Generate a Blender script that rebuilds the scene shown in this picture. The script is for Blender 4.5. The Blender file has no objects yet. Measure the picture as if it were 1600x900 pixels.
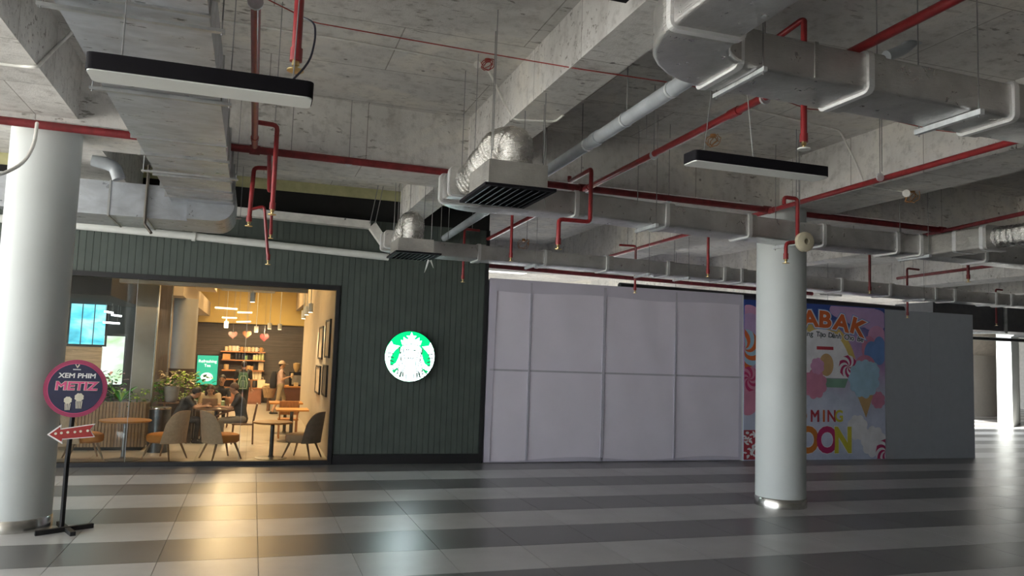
import bpy, bmesh, math, random
from mathutils import Vector, Matrix
PI = math.pi
SC = bpy.context.scene
COL = SC.collection
random.seed(7)

# ------------------------------------------------------------------ camera
CAM_H = 2.1
FOC = 1220.0                                   # focal length in pixels of a 1600 x 900 frame
R = Matrix(((0.94876682, 0.05952049, 0.31032052),
            (-0.31417408, 0.07293344, 0.94655975),
            (0.03370696, -0.99555915, 0.08789662)))      # world axes from camera axes (right, down, forward)
cam_d = bpy.data.cameras.new('camera')
cam_d.sensor_width = 36.0
cam_d.lens = FOC / 1600.0 * 36.0
cam_d.clip_end = 300
cam = bpy.data.objects.new('camera', cam_d)
COL.objects.link(cam)
rc, dc, fc = R.col[0], R.col[1], R.col[2]
cam.matrix_world = Matrix(((rc[0], -dc[0], -fc[0], 0), (rc[1], -dc[1], -fc[1], 0),
                           (rc[2], -dc[2], -fc[2], CAM_H), (0, 0, 0, 1)))
SC.camera = cam

def P(px, py, x=None, y=None, z=None):
    """real point where the sight line of a photo pixel meets a plane of the building"""
    d = R @ Vector((px - 800.0, py - 450.0, FOC))
    o = Vector((0, 0, CAM_H))
    if x is not None: t = x / d.x
    elif y is not None: t = y / d.y
    else: t = (z - CAM_H) / d.z
    return o + d * t

# ------------------------------------------------------------------ sky, exposure
W = bpy.data.worlds.new('overcast sky'); SC.world = W
W.use_nodes = True
bgn = W.node_tree.nodes['Background']
bgn.inputs[0].default_value = (0.90, 0.96, 1.0, 1)
bgn.inputs[1].default_value = 4.5
sun_d = bpy.data.lights.new('sun', 'SUN'); sun_d.energy = 19.0; sun_d.angle = math.radians(4); sun_d.color = (1.0, .94, .84)
sun = bpy.data.objects.new('sun', sun_d); COL.objects.link(sun); sun.location = (-30, -10, 40)
sun.rotation_euler = Vector((.50, .22, -.86)).to_track_quat('-Z', 'Y').to_euler()
SC.view_settings.view_transform = 'Standard'
SC.view_settings.look = 'None'
SC.view_settings.exposure = 0.70
SC.view_settings.gamma = 1.0
SC.view_settings.use_curve_mapping = False

SC.cycles.max_bounces = 16; SC.cycles.diffuse_bounces = 8; SC.cycles.glossy_bounces = 6; SC.cycles.transparent_max_bounces = 16

# ------------------------------------------------------------------ mesh helpers
class MB:
    def __init__(s): s.v = []; s.f = []
    def add(s, vs, fs):
        n = len(s.v); s.v += [Vector(v) for v in vs]; s.f += [tuple(i + n for i in f) for f in fs]; return s
    def box(s, a, b):
        x0, y0, z0 = a; x1, y1, z1 = b
        if x0 > x1: x0, x1 = x1, x0
        if y0 > y1: y0, y1 = y1, y0
        if z0 > z1: z0, z1 = z1, z0
        return s.add([(x0,y0,z0),(x1,y0,z0),(x1,y1,z0),(x0,y1,z0),(x0,y0,z1),(x1,y0,z1),(x1,y1,z1),(x0,y1,z1)],
                     [(0,3,2,1),(4,5,6,7),(0,1,5,4),(1,2,6,5),(2,3,7,6),(3,0,4,7)])
    def hexa(s, b4, t4):
        """bottom 4 and top 4 points, counter-clockwise from above"""
        return s.add(list(b4) + list(t4), [(0,3,2,1),(4,5,6,7),(0,1,5,4),(1,2,6,5),(2,3,7,6),(3,0,4,7)])
    def sweep(s, prof, path, frames, closed=True, scales=None, cap=True):
        n = len(prof); base = len(s.v)
        for i, (p, (sd, up)) in enumerate(zip(path, frames)):
            k = scales[i] if scales else 1.0
            for (a, b) in prof: s.v.append(Vector(p) + sd * (a * k) + up * (b * k))
        for i in range(len(path) - 1):
            for j in range(n):
                j2 = (j + 1) % n
                s.f.append((base+i*n+j, base+i*n+j2, base+(i+1)*n+j2, base+(i+1)*n+j))
        if cap:
            s.f.append(tuple(base + j for j in range(n))[::-1])
            m = base + (len(path) - 1) * n
            s.f.append(tuple(m + j for j in range(n)))
        return s
    def tube(s, path, r, n=10, cap=True):
        path = [Vector(p) for p in path]
        rs = r if isinstance(r, (list, tuple)) else None
        prof = [(math.cos(2*PI*i/n), math.sin(2*PI*i/n)) for i in range(n)]
        fr = []
        t0 = (path[1] - path[0]).normalized()
        ref = Vector((0,0,1)) if abs(t0.z) < .9 else Vector((1,0,0))
        sd = t0.cross(ref).normalized()
        for i in range(len(path)):
            if i == 0: t = path[1] - path[0]
            elif i == len(path) - 1: t = path[-1] - path[-2]
            else: t = (path[i+1] - path[i]).normalized() + (path[i] - path[i-1]).normalized()
            t.normalize()
            sd = (sd - t * sd.dot(t)).normalized()
            fr.append((sd, sd.cross(t) * -1))
        if rs is None: rs = [r] * len(path)
        return s.sweep(prof, path, fr, scales=rs, cap=cap)
    def cyl(s, a, b, r, n=16, r2=None):
        return s.tube([a, b], [r, r if r2 is None else r2], n)
    def lathe(s, prof, c=(0,0,0), n=24, axis='z'):
        base = len(s.v); c = Vector(c); m = len(prof)
        for i in range(n):
            a = 2*PI*i/n
            for (r, h) in prof:
                if axis == 'z': s.v.append(c + Vector((r*math.cos(a), r*math.sin(a), h)))
                elif axis == 'y': s.v.append(c + Vector((r*math.cos(a), -h, r*math.sin(a))))
                else: s.v.append(c + Vector((h, r*math.cos(a), r*math.sin(a))))
        for i in range(n):
            i2 = (i + 1) % n
            for j in range(m - 1):
                s.f.append((base+i*m+j, base+i2*m+j, base+i2*m+j+1, base+i*m+j+1))
        s.f.append(tuple(base + i*m for i in range(n))[::-1])
        s.f.append(tuple(base + i*m + m - 1 for i in range(n)))
        return s
    def ell(s, c, rx, ry, rz, n=12, m=8, rot=None):
        base = len(s.v); c = Vector(c)
        for j in range(m + 1):
            th = PI*j/m
            for i in range(n):
                a = 2*PI*i/n
                v = Vector((rx*math.sin(th)*math.cos(a), ry*math.sin(th)*math.sin(a), rz*math.cos(th)))
                if rot: v = rot @ v
                s.v.append(c + v)
        for j in range(m):
            for i in range(n):
                i2 = (i + 1) % n
                s.f.append((base+j*n+i, base+(j+1)*n+i, base+(j+1)*n+i2, base+j*n+i2))
        return s
    def poly(s, pts, n, d):
        """flat polygon pts (3-D, in order) given thickness d along n"""
        n = Vector(n).normalized(); k = len(pts); base = len(s.v)
        s.v += [Vector(p) for p in pts] + [Vector(p) + n*d for p in pts]
        s.f.append(tuple(range(base, base+k))[::-1]); s.f.append(tuple(range(base+k, base+2*k)))
        for i in range(k):
            j = (i + 1) % k
            s.f.append((base+i, base+j, base+k+j, base+k+i))
        return s

ORG = {}
def link(name, data, parent=None, loc=(0,0,0)):
    o = bpy.data.objects.new(name, data); COL.objects.link(o)
    loc = Vector(loc)
    if parent is not None:
        o.parent = parent; o.location = loc - ORG[parent.name]
    else: o.location = loc
    ORG[o.name] = loc
    return o
def obj(name, mb, m, parent=None, smooth=False, org=None, tri=False):
    """link the collected shapes (world coordinates) as one mesh object"""
    if org is None:
        org = ORG[parent.name] if parent is not None else Vector((
            (min(v.x for v in mb.v)+max(v.x for v in mb.v))/2, (min(v.y for v in mb.v)+max(v.y for v in mb.v))/2, min(v.z for v in mb.v)))
    org = Vector(org)
    me = bpy.data.meshes.new(name)
    me.from_pydata([v - org for v in mb.v], [], mb.f)
    bm = bmesh.new(); bm.from_mesh(me)
    if tri: bmesh.ops.triangulate(bm, faces=[f for f in bm.faces if len(f.verts) > 4])
    bmesh.ops.recalc_face_normals(bm, faces=bm.faces); bm.to_mesh(me); bm.free()
    if smooth:
        me.polygons.foreach_set('use_smooth', [True]*len(me.polygons))
        try: me.set_sharp_from_angle(angle=math.radians(42))
        except Exception: pass
    me.materials.append(m)
    return link(name, me, parent, org)
def tag(o, label, cat, group=None):
    o['label'] = label; o['category'] = cat
    if group: o['group'] = group
    return o
def thing(name, label, cat, loc=(0,0,0), group=None):
    return tag(link(name, None, None, loc), label, cat, group)
def struct(name, mb, m, parent=None, smooth=False, tri=False):
    o = obj(name, mb, m, parent, smooth, tri=tri)
    if parent is None: o['kind'] = 'structure'
    return o
def kids(o): return [c for c in o.children]
def dup(o, loc, rz=0.0, label=None, scale=None):
    """a copy of a thing with copies of its parts and sub-parts"""
    r = o.copy(); COL.objects.link(r); r.location = loc; r.rotation_euler = (0, 0, rz)
    if scale: r.scale = scale
    if label: r['label'] = label
    for c in kids(o):
        d = c.copy(); COL.objects.link(d); d.parent = r
        for g in kids(c):
            e = g.copy(); COL.objects.link(e); e.parent = d
    ORG[r.name] = Vector(loc)
    return r
def rrect(w, h, r, k=3):
    """rounded rectangle profile, w wide and h high about the origin"""
    out = []
    for (cx, cy, a0) in ((w/2-r, h/2-r, 0), (-w/2+r, h/2-r, 90), (-w/2+r, -h/2+r, 180), (w/2-r, -h/2+r, 270)):
        for i in range(k + 1):
            a = math.radians(a0 + 90.0*i/k); out.append((cx + r*math.cos(a), cy + r*math.sin(a)))
    return out
def hframes(path):
    fr = []
    path = [Vector(p) for p in path]
    for i in range(len(path)):
        t = Vector((0,0,0))
        if i < len(path)-1: t += (path[i+1]-path[i]).normalized()
        if i > 0: t += (path[i]-path[i-1]).normalized()
        t.z = 0; t.normalize()
        fr.append((Vector((-t.y, t.x, 0)), Vector((0,0,1))))
    return fr
def bend(pts, r, k=5):
    """round the corners of a polyline"""
    pts = [Vector(p) for p in pts]; out = [pts[0]]
    for i in range(1, len(pts)-1):
        a, b, c = pts[i-1], pts[i], pts[i+1]
        rr = min(r, (a-b).length*.45, (c-b).length*.45)
        p0 = b + (a-b).normalized()*rr; p2 = b + (c-b).normalized()*rr
        for j in range(k+1):
            t = j/k; out.append(p0*(1-t)**2 + b*2*t*(1-t) + p2*t*t)
    out.append(pts[-1]); return out

# ------------------------------------------------------------------ materials
def new_mat(name):
    m = bpy.data.materials.new(name); m.use_nodes = True
    nt = m.node_tree; b = nt.nodes['Principled BSDF']
    return m, nt, b
def N(nt, t, **kw):
    n = nt.nodes.new(t)
    for k, v in kw.items():
        if k in n.inputs: n.inputs[k].default_value = v
        else: setattr(n, k, v)
    return n
def coords(nt, scale=(1,1,1), rot=(0,0,0)):
    tc = N(nt, 'ShaderNodeTexCoord'); mp = N(nt, 'ShaderNodeMapping')
    mp.inputs['Scale'].default_value = scale; mp.inputs['Rotation'].default_value = rot
    geo = N(nt, 'ShaderNodeNewGeometry')
    nt.links.new(geo.outputs['Position'], mp.inputs['Vector'])
    return mp.outputs['Vector']
def noise(nt, vec, scale, detail=4, rough=.55, dist=0.0):
    n = N(nt, 'ShaderNodeTexNoise'); n.inputs['Scale'].default_value = scale
    n.inputs['Detail'].default_value = detail; n.inputs['Roughness'].default_value = rough
    n.inputs['Distortion'].default_value = dist
    nt.links.new(vec, n.inputs['Vector']); return n.outputs['Fac']
def ramp(nt, fac, stops):
    r = N(nt, 'ShaderNodeValToRGB'); e = r.color_ramp.elements
    while len(e) < len(stops): e.new(.5)
    for el, (p, c) in zip(e, stops): el.position = p; el.color = (*c, 1) if len(c) == 3 else c
    nt.links.new(fac, r.inputs['Fac']); return r.outputs['Color']
def mix(nt, a, b, fac, mode='MIX'):
    m = N(nt, 'ShaderNodeMix', data_type='RGBA', blend_type=mode)
    for sock, val in ((6, a), (7, b), (0, fac)):
        if hasattr(val, 'is_output') or isinstance(val, bpy.types.NodeSocket): nt.links.new(val, m.inputs[sock])
        else: m.inputs[sock].default_value = val if sock == 0 else (*val, 1)
    return m.outputs[2]
def bump(nt, b, h, strength=.3, dist=.01):
    bp = N(nt, 'ShaderNodeBump'); bp.inputs['Strength'].default_value = strength; bp.inputs['Distance'].default_value = dist
    nt.links.new(h, bp.inputs['Height']); nt.links.new(bp.outputs['Normal'], b.inputs['Normal'])
def plain(name, c, rough=.5, metal=0.0, spec=.5, var=.12, scale=6.0, bmp=0.0, emit=None, es=0.0, coat=0.0):
    m, nt, b = new_mat(name)
    v = coords(nt); f = noise(nt, v, scale, 5)
    c0 = tuple(max(0, x*(1-var)) for x in c); c1 = tuple(min(1, x*(1+var)) for x in c)
    nt.links.new(ramp(nt, f, [(.3, c0), (.7, c1)]), b.inputs['Base Color'])
    b.inputs['Roughness'].default_value = rough; b.inputs['Metallic'].default_value = metal
    b.inputs['Specular IOR Level'].default_value = spec; b.inputs['Coat Weight'].default_value = coat
    if bmp: bump(nt, b, noise(nt, v, scale*6, 4), bmp, .004)
    if emit: b.inputs['Emission Color'].default_value = (*emit, 1); b.inputs['Emission Strength'].default_value = es
    return m
def emis(name, c, s):
    m, nt, b = new_mat(name)
    b.inputs['Base Color'].default_value = (*c, 1); b.inputs['Roughness'].default_value = .4
    b.inputs['Emission Color'].default_value = (*c, 1); b.inputs['Emission Strength'].default_value = s
    return m
def concrete(name, c, warm=(1.0,.97,.9), lines=True, contrast=.25, seam=None):
    m, nt, b = new_mat(name)
    v = coords(nt)
    big = noise(nt, v, .55, 6, .6, .6); fine = noise(nt, v, 7.0, 7, .7); grain = noise(nt, v, 60.0, 3)
    vs = coords(nt, (1.0, 1.0, .18)); streak = noise(nt, vs, 5.0, 5, .65)
    col = ramp(nt, big, [(.3, tuple(x*(1-contrast) for x in c)), (.52, c), (.72, tuple(min(1, x*(1+contrast)*w) for x, w in zip(c, warm)))])
    col = mix(nt, col, ramp(nt, fine, [(.30, (.62,.61,.60)), (.5, (1,1,1)), (.75, (1.0,1.0,1.0))]), .75, 'MULTIPLY')
    col = mix(nt, col, ramp(nt, streak, [(.25, (.72,.70,.68)), (.48, (1,1,1))]), .55, 'MULTIPLY')
    vo = N(nt, 'ShaderNodeTexVoronoi'); vo.inputs['Scale'].default_value = 2.6; nt.links.new(v, vo.inputs['Vector'])
    col = mix(nt, col, ramp(nt, vo.outputs['Distance'], [(.035, (.25,.24,.23)), (.07, (1,1,1))]), .8, 'MULTIPLY')
    fl_ = noise(nt, coords(nt, (2.2, 7.0, 7.0)), 2.4, 5, .6, .4); fm = noise(nt, v, .9, 3)
    fk = ramp(nt, fl_, [(.35, (.34,.32,.30)), (.40, (1,1,1))])
    col = mix(nt, col, fk, ramp(nt, fm, [(.45, (0,0,0)), (.6, (.85,.85,.85))]), 'MULTIPLY')
    if lines:
        br = N(nt, 'ShaderNodeTexBrick'); br.offset = .5
        br.inputs['Scale'].default_value = 1.0; br.inputs['Brick Width'].default_value = 2.44; br.inputs['Row Height'].default_value = 1.22
        br.inputs['Mortar Size'].default_value = .008; br.inputs['Mortar Smooth'].default_value = .6
        br.inputs['Color1'].default_value = (1,1,1,1); br.inputs['Color2'].default_value = (.86,.86,.85,1); br.inputs['Mortar'].default_value = (.30,.28,.26,1)
        nt.links.new(v, br.inputs['Vector'])
        col = mix(nt, col, br.outputs['Color'], .75, 'MULTIPLY')
    nt.links.new(col, b.inputs['Base Color'])
    b.inputs['Roughness'].default_value = .88
    ad = N(nt, 'ShaderNodeMath', operation='ADD'); nt.links.new(fine, ad.inputs[0]); nt.links.new(grain, ad.inputs[1])
    bump(nt, b, ad.outputs[0], .35, .012)
    return m
def foil(name, c=(.62,.63,.65), rough=.36, crumple=.5, sc=9.0, dirt=.35, metal=.85):
    m, nt, b = new_mat(name)
    v = coords(nt); f = noise(nt, v, 1.7, 6, .6, .3); g = noise(nt, v, sc, 6, .7, .4)
    vs = coords(nt, (1, 1, 9.0)); st = noise(nt, vs, 14, 3)
    col = ramp(nt, f, [(.3, tuple(x*(1-dirt) for x in c)), (.65, c)])
    nt.links.new(col, b.inputs['Base Color'])
    nt.links.new(ramp(nt, g, [(.3, (rough*.7,)*3), (.7, (min(1,rough*1.5),)*3)]), b.inputs['Roughness'])
    b.inputs['Metallic'].default_value = metal
    ad = N(nt, 'ShaderNodeMath', operation='ADD'); nt.links.new(g, ad.inputs[0]); nt.links.new(st, ad.inputs[1])
    bump(nt, b, ad.outputs[0], crumple, .02)
    return m
def galv(name, c=(.56,.59,.635), rough=.38):
    m, nt, b = new_mat(name)
    v = coords(nt, (1.0, 1.9, 1.9)); f = noise(nt, v, 3.2, 7, .62, .5); g = noise(nt, coords(nt, (1,3,1)), 5, 6, .6)
    nt.links.new(ramp(nt, f, [(.25, tuple(x*.70 for x in c)), (.5, tuple(x*.92 for x in c)), (.78, tuple(min(1, x*1.15) for x in c))]), b.inputs['Base Color'])
    nt.links.new(ramp(nt, g, [(.3, (rough*.6,)*3), (.7, (rough*1.5,)*3)]), b.inputs['Roughness'])
    b.inputs['Metallic'].default_value = .62
    return m
def wood(name, c, axis='x', rough=.45, sc=3.0):
    m, nt, b = new_mat(name)
    s = {'x': (.6, 9, 9), 'y': (9, .6, 9), 'z': (9, 9, .6)}[axis]
    f = noise(nt, coords(nt, s), sc, 6, .6, .8)
    nt.links.new(ramp(nt, f, [(.3, tuple(x*.62 for x in c)), (.55, c), (.75, tuple(min(1, x*1.3) for x in c))]), b.inputs['Base Color'])
    b.inputs['Roughness'].default_value = rough
    bump(nt, b, f, .15, .004)
    return m
def tilemat(name, c, rough=.22):
    m, nt, b = new_mat(name)
    v = coords(nt); f = noise(nt, v, 1.4, 6, .6); g = noise(nt, v, 30, 4, .6)
    oi = N(nt, 'ShaderNodeObjectInfo')
    col = ramp(nt, f, [(.3, tuple(x*.88 for x in c)), (.7, tuple(x*1.1 for x in c))])
    rr = ramp(nt, oi.outputs['Random'], [(0, (.93,)*3), (1, (1.05,)*3)])
    col = mix(nt, col, rr, 1.0, 'MULTIPLY')
    nt.links.new(col, b.inputs['Base Color'])
    nt.links.new(ramp(nt, f, [(.3, (rough*.96,)*3), (.7, (rough*1.04,)*3)]), b.inputs['Roughness'])
    b.inputs['Specular IOR Level'].default_value = .5
    bump(nt, b, g, .02, .002)
    return m
def leafmat(name, c):
    m, nt, b = new_mat(name)
    f = noise(nt, coords(nt), 9, 3)
    nt.links.new(ramp(nt, f, [(.3, tuple(x*.5 for x in c)), (.7, tuple(min(1, x*1.3) for x in c))]), b.inputs['Base Color'])
    b.inputs['Roughness'].default_value = .5
    return m
def glassmat(name, tint=(.96,.98,.97), ior=1.45):
    m = bpy.data.materials.new(name); m.use_nodes = True; nt = m.node_tree
    nt.nodes.remove(nt.nodes['Principled BSDF']); out = nt.nodes['Material Output']
    tr = N(nt, 'ShaderNodeBsdfTransparent'); tr.inputs[0].default_value = (*tint, 1)
    gl = N(nt, 'ShaderNodeBsdfGlossy'); gl.inputs['Roughness'].default_value = .02
    fr = N(nt, 'ShaderNodeFresnel'); fr.inputs['IOR'].default_value = ior
    mx = N(nt, 'ShaderNodeMixShader')
    nt.links.new(fr.outputs[0], mx.inputs[0]); nt.links.new(tr.outputs[0], mx.inputs[1]); nt.links.new(gl.outputs[0], mx.inputs[2])
    nt.links.new(mx.outputs[0], out.inputs['Surface'])
    return m

M = {}
M['slab'] = concrete('slab concrete', (.72,.705,.68))
M['beam'] = concrete('beam concrete', (.74,.725,.70))
M['grout'] = plain('grout', (.36,.355,.34), .8)
M['tile_dark'] = tilemat('charcoal floor tile', (.145,.142,.14), .30)
M['tile_light'] = tilemat('light grey floor tile', (.45,.445,.44), .32)
M['cafe_tile'] = tilemat('warm grey cafe tile', (.46,.42,.36), .3)
M['column'] = plain('white column paint', (.60,.635,.63), .55, var=.04, scale=1.5)
M['steel'] = plain('brushed steel', (.62,.61,.58), .22, 1.0, var=.1, scale=12)
M['green_wall'] = plain('dark green boards', (.070,.088,.078), .6, var=.12, scale=3)
M['black'] = plain('black paint', (.012,.012,.014), .55, var=.1)
M['void_black'] = plain('flat black paint', (.010,.010,.010), .9)
M['warm_lit_yellow'] = plain('warm lit yellow', (.46,.45,.25), .85)
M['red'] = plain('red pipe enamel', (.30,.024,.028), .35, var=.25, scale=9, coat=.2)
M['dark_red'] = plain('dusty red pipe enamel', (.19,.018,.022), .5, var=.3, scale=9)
M['brass'] = plain('brass', (.62,.47,.22), .3, 1.0)
M['pvc'] = plain('grey plastic pipe', (.36,.39,.42), .38, var=.18, scale=4)
M['white_pipe'] = plain('white plastic pipe', (.72,.74,.72), .4, var=.05)
M['conduit'] = plain('pale conduit', (.78,.77,.73), .5)
M['rod'] = plain('zinc rod', (.30,.30,.30), .5, .6)
M['strut'] = plain('zinc strut', (.72,.75,.77), .35, .5, var=.15, scale=14)
M['duct'] = foil('dull insulation foil', (.68,.67,.66), .33, .30, 9)
M['tape'] = foil('bright foil tape', (.92,.92,.92), .40, .45, 26, .08, .7)
M['collar'] = foil('foil collar', (.66,.65,.63), .36, .5, 16)
M['flex'] = foil('flexible duct foil', (.74,.72,.68), .22, .6, 18, .2, .95)
M['box'] = foil('foil plenum', (.66,.64,.60), .40, .5, 20, .35)
M['galv'] = galv('galvanised sheet')
M['galv_flange'] = plain('zinc flange', (.46,.47,.47), .4, .8, var=.2)
M['lamp_black'] = plain('black powder coat', (.008,.007,.010), .7, spec=.2)
M['lamp_white'] = plain('white diffuser', (.86,.88,.85), .45, var=.02)
M['cable_black'] = plain('black cable', (.02,.02,.035), .5)
M['cable_red'] = plain('red cable', (.36,.05,.04), .5)
M['cable_orange'] = plain('orange coil', (.50,.24,.08), .5)
M['fabric'] = plain('lavender white fabric', (.74,.70,.80), .8, var=.035, scale=1.2)
M['fabric_dark'] = plain('doubled lavender fabric', (.58,.55,.65), .8, var=.05, scale=1.5)
M['fabric_bar'] = plain('grey lavender bar', (.44,.425,.50), .8, var=.06)  # backing frame, and bar shade painted on the sheet front
M['hoard_white'] = plain('pale grey board', (.36,.385,.42), .6, var=.03)
M['glass'] = glassmat('shop glass')
# ================================================================== SETTING
WY = 15.0                                       # the shop-front line
# floor: grout bed with single tiles on it, plain far floor beyond
T = .935
fl = struct('floor', MB().box((-13.5,-8,-.3), (60,60,-.006)), M['grout'])
struct('trim_3', MB().box((-60,-60,-.3), (-13.5,60,-.03)).box((-13.5,-60,-.3), (60,-8,-.03)).box((-13.5,60,-.3), (60,90,-.03)), plain('bounce paving outside', (.62,.60,.56), .85))  # unseen pale ground added to bounce sunlight up onto the ceiling
def tile_mesh(name, m):
    g = .0015; c = .002; s = T/2 - g
    mb = MB().hexa([(-s,-s,-.012),(s,-s,-.012),(s,s,-.012),(-s,s,-.012)], [(-s+c,-s+c,0),(s-c,-s+c,0),(s-c,s-c,0),(-s+c,s-c,0)])
    me = bpy.data.meshes.new(name); me.from_pydata(mb.v, [], mb.f); me.materials.append(m); return me
tm = [tile_mesh('dark tile', M['tile_dark']), tile_mesh('light tile', M['tile_light'])]
X0 = -.76
far = [MB(), MB()]
ntile = 0
for j in range(-14, 36):
    cy = WY - T*(j + .5); k = j % 2
    for i in range(-13, 22):
        cx = X0 + T*(i + .5)
        if 0 <= j <= 10 and cx > -.42*cy - 1.2 and cx < 1.32*cy + .6 and cx < 14.6 and ntile < 300:
            o = bpy.data.objects.new('tile', tm[k]); COL.objects.link(o); o.parent = fl
            o.location = Vector((cx, cy, 0)) - ORG[fl.name]; ntile += 1
        elif j >= 0 or cx > 4.6:
            s = T/2 - .002; far[k].add([(cx-s,cy-s,0),(cx+s,cy-s,0),(cx+s,cy+s,0),(cx-s,cy+s,0)], [(0,1,2,3)])
    xr = X0 + T*22
    if j >= 0 or True:
        far[k].add([(xr,cy-T/2,0),(58,cy-T/2,0),(58,cy+T/2,0),(xr,cy+T/2,0)], [(0,1,2,3)])
for j in range(-35, -14):                       # stripes far behind the hoarding
    cy = WY - T*(j + .5); far[j % 2].add([(4.6,cy-T/2,0),(58,cy-T/2,0),(58,cy+T/2,0),(4.6,cy+T/2,0)], [(0,1,2,3)])
for k in (0, 1):
    o = obj('far_tiles', far[k], M['tile_light' if k else 'tile_dark'], fl); o['kind'] = 'stuff'
# cafe floor inside
cf = MB()
for i in range(-9, 4):
    for j in range(0, 19):
        x0 = -9 + (i+9)*.9; y0 = WY + .02 + j*.98
        if x0 < 4.1: cf.box((x0, y0, -.005), (x0+.892, y0+.972, .003))
o = obj('cafe_tiles', cf, M['cafe_tile'], fl); o['kind'] = 'stuff'

# ceiling slab and beams (the cross beam runs very slightly out of square)
SZ = 5.25
sm_ = MB()                                      # slab; two unseen openings added behind the hoarding to let light in
for (x0, x1, y0, y1) in ((-13,46,-7,21.4),(-13,5.2,21.4,46),(5.2,9.6,28,46),(9.6,21,21.4,46),(21,28,25.6,46),(28,46,21.4,46)): sm_.box((x0,y0,SZ),(x1,y1,SZ+.3))
ce = struct('ceiling', sm_, M['slab'])
def xb(x): return 9.80 + .035*x                 # front face of the cross beam over the columns
def part_beam(mb): return obj('beam', mb, M['beam'], ce)
part_beam(MB().hexa([(-13,xb(-13),4.55),(46,xb(46),4.55),(46,xb(46)+1.25,4.55),(-13,xb(-13)+1.25,4.55)],
                    [(-13,xb(-13),SZ),(46,xb(46),SZ),(46,xb(46)+1.25,SZ),(-13,xb(-13)+1.25,SZ)]))
part_beam(MB().box((4.6, 20.2, 4.55), (46, 21.4, SZ)))
part_beam(MB().box((-13, -1.0, 4.55), (46, .2, SZ)))
for (x0, x1, zb) in ((-8.0,-7.5,4.72), (-2.95,-2.02,4.6), (2.56,3.02,4.71), (7.62,8.52,4.5), (12.8,13.3,4.66), (17.8,18.7,4.5), (23,23.5,4.66), (28,28.9,4.5)):
    for (y0, y1) in ((-7, -1), (.2, None), (-1, None)):
        if y0 == -1: continue
        ye0 = xb(x0) if y1 is None else y1; ye1 = xb(x1) if y1 is None else y1
        part_beam(MB().hexa([(x0,y0,zb),(x1,y0,zb),(x1,ye1,zb),(x0,ye0,zb)], [(x0,y0,SZ),(x1,y0,SZ),(x1,ye1,SZ),(x0,ye0,SZ)]))
    yb = WY - .02 if x1 < 4.3 else 20.2
    part_beam(MB().hexa([(x0,xb(x0)+1.25,zb),(x1,xb(x1)+1.25,zb),(x1,yb,zb),(x0,yb,zb)], [(x0,xb(x0)+1.25,SZ),(x1,xb(x1)+1.25,SZ),(x1,yb,SZ),(x0,yb,SZ)]))
    if x1 > 4.3 and not (5 < x0 < 9.6 or 21 < x0 < 28): part_beam(MB().box((x0, 21.4, zb), (x1, 46, SZ)))

# shop wall: boarded front, window frame, black upper wall
WL, WR, WT = -9.5, 1.43, 3.23
XE = 4.39
ws = struct('wall_front', MB().box((-10, WY+.03, 3.24), (XE, WY+.16, 4.62)).box((1.5, WY+.03, 0), (XE, WY+.16, 3.24)), M['green_wall'])
bd = MB(); n = 0; x = -10.0; bw = .112
while x < XE - .01:
    x1 = min(x + bw - .007, XE)
    z0 = .19 if x > 1.47 else 3.33
    if not (x < 1.50 and x1 > 1.50): bd.box((x, WY, z0), (x1, WY+.035, 4.62))
    else: bd.box((x, WY, 3.33), (x1, WY+.035, 4.62)).box((1.52, WY, .19), (x1, WY+.035, 3.33))
    x += bw
o = obj('board', bd, M['green_wall'], ws); o['kind'] = 'stuff'
struct('baseboard_front', MB().box((1.51, WY-.015, 0), (XE-.05, WY+.03, .18)), M['black'])
struct('trim_1', MB().box((XE-.05, WY-.02, 0), (XE+.02, WY+.16, 4.62)), M['black'])                     # black corner post
struct('wall_upper', MB().box((-10, WY+.05, 4.62), (XE+.02, WY+.2, 5.05)), M['void_black'])
struct('trim_2', MB().box((-10, WY+.03, 5.05), (XE+.02, WY+.2, SZ)), M['warm_lit_yellow'])  # stands in for the cafe ceiling beyond; warm light put into its colour
struct('wall_cafe_side', MB().box((XE-.12, WY+.2, 0), (XE+.02, 33.4, SZ)), M['void_black'])
# window
w1 = struct('window_1', MB().box((WL, WY-.03, 3.24), (WR+.07, WY+.10, 3.33)).box((WR, WY-.03, .06), (WR+.07, WY+.10, 3.24)).box((WL, WY-.03, 0), (WR+.07, WY+.10, .075)), M['black'])
for (a, b) in ((WL, -5.2), (-5.2, -1.98), (-1.98, -.13), (-.13, WR)):
    if b < WR: obj('glazing_joint', MB().box((b-.0035, WY+.028, .075), (b+.0035, WY+.044, 3.24)), M['pvc'], w1)
    obj('pane', MB().box((a+.003, WY+.03, .075), (b-.003, WY+.042, 3.24)), M['glass'], w1)
# rear enclosure of the hall: unseen; back wall extended so daylight comes from the left
wr = struct('wall_right', MB().box((44.5, -7, 0), (45, 46, SZ)), plain('pale plaster', (.42,.41,.39), .8))
struct('wall_back', MB().box((-12, -7, 0), (44.5, -6.7, SZ)), plain('hall plaster', (.34,.33,.31), .8))

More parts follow.
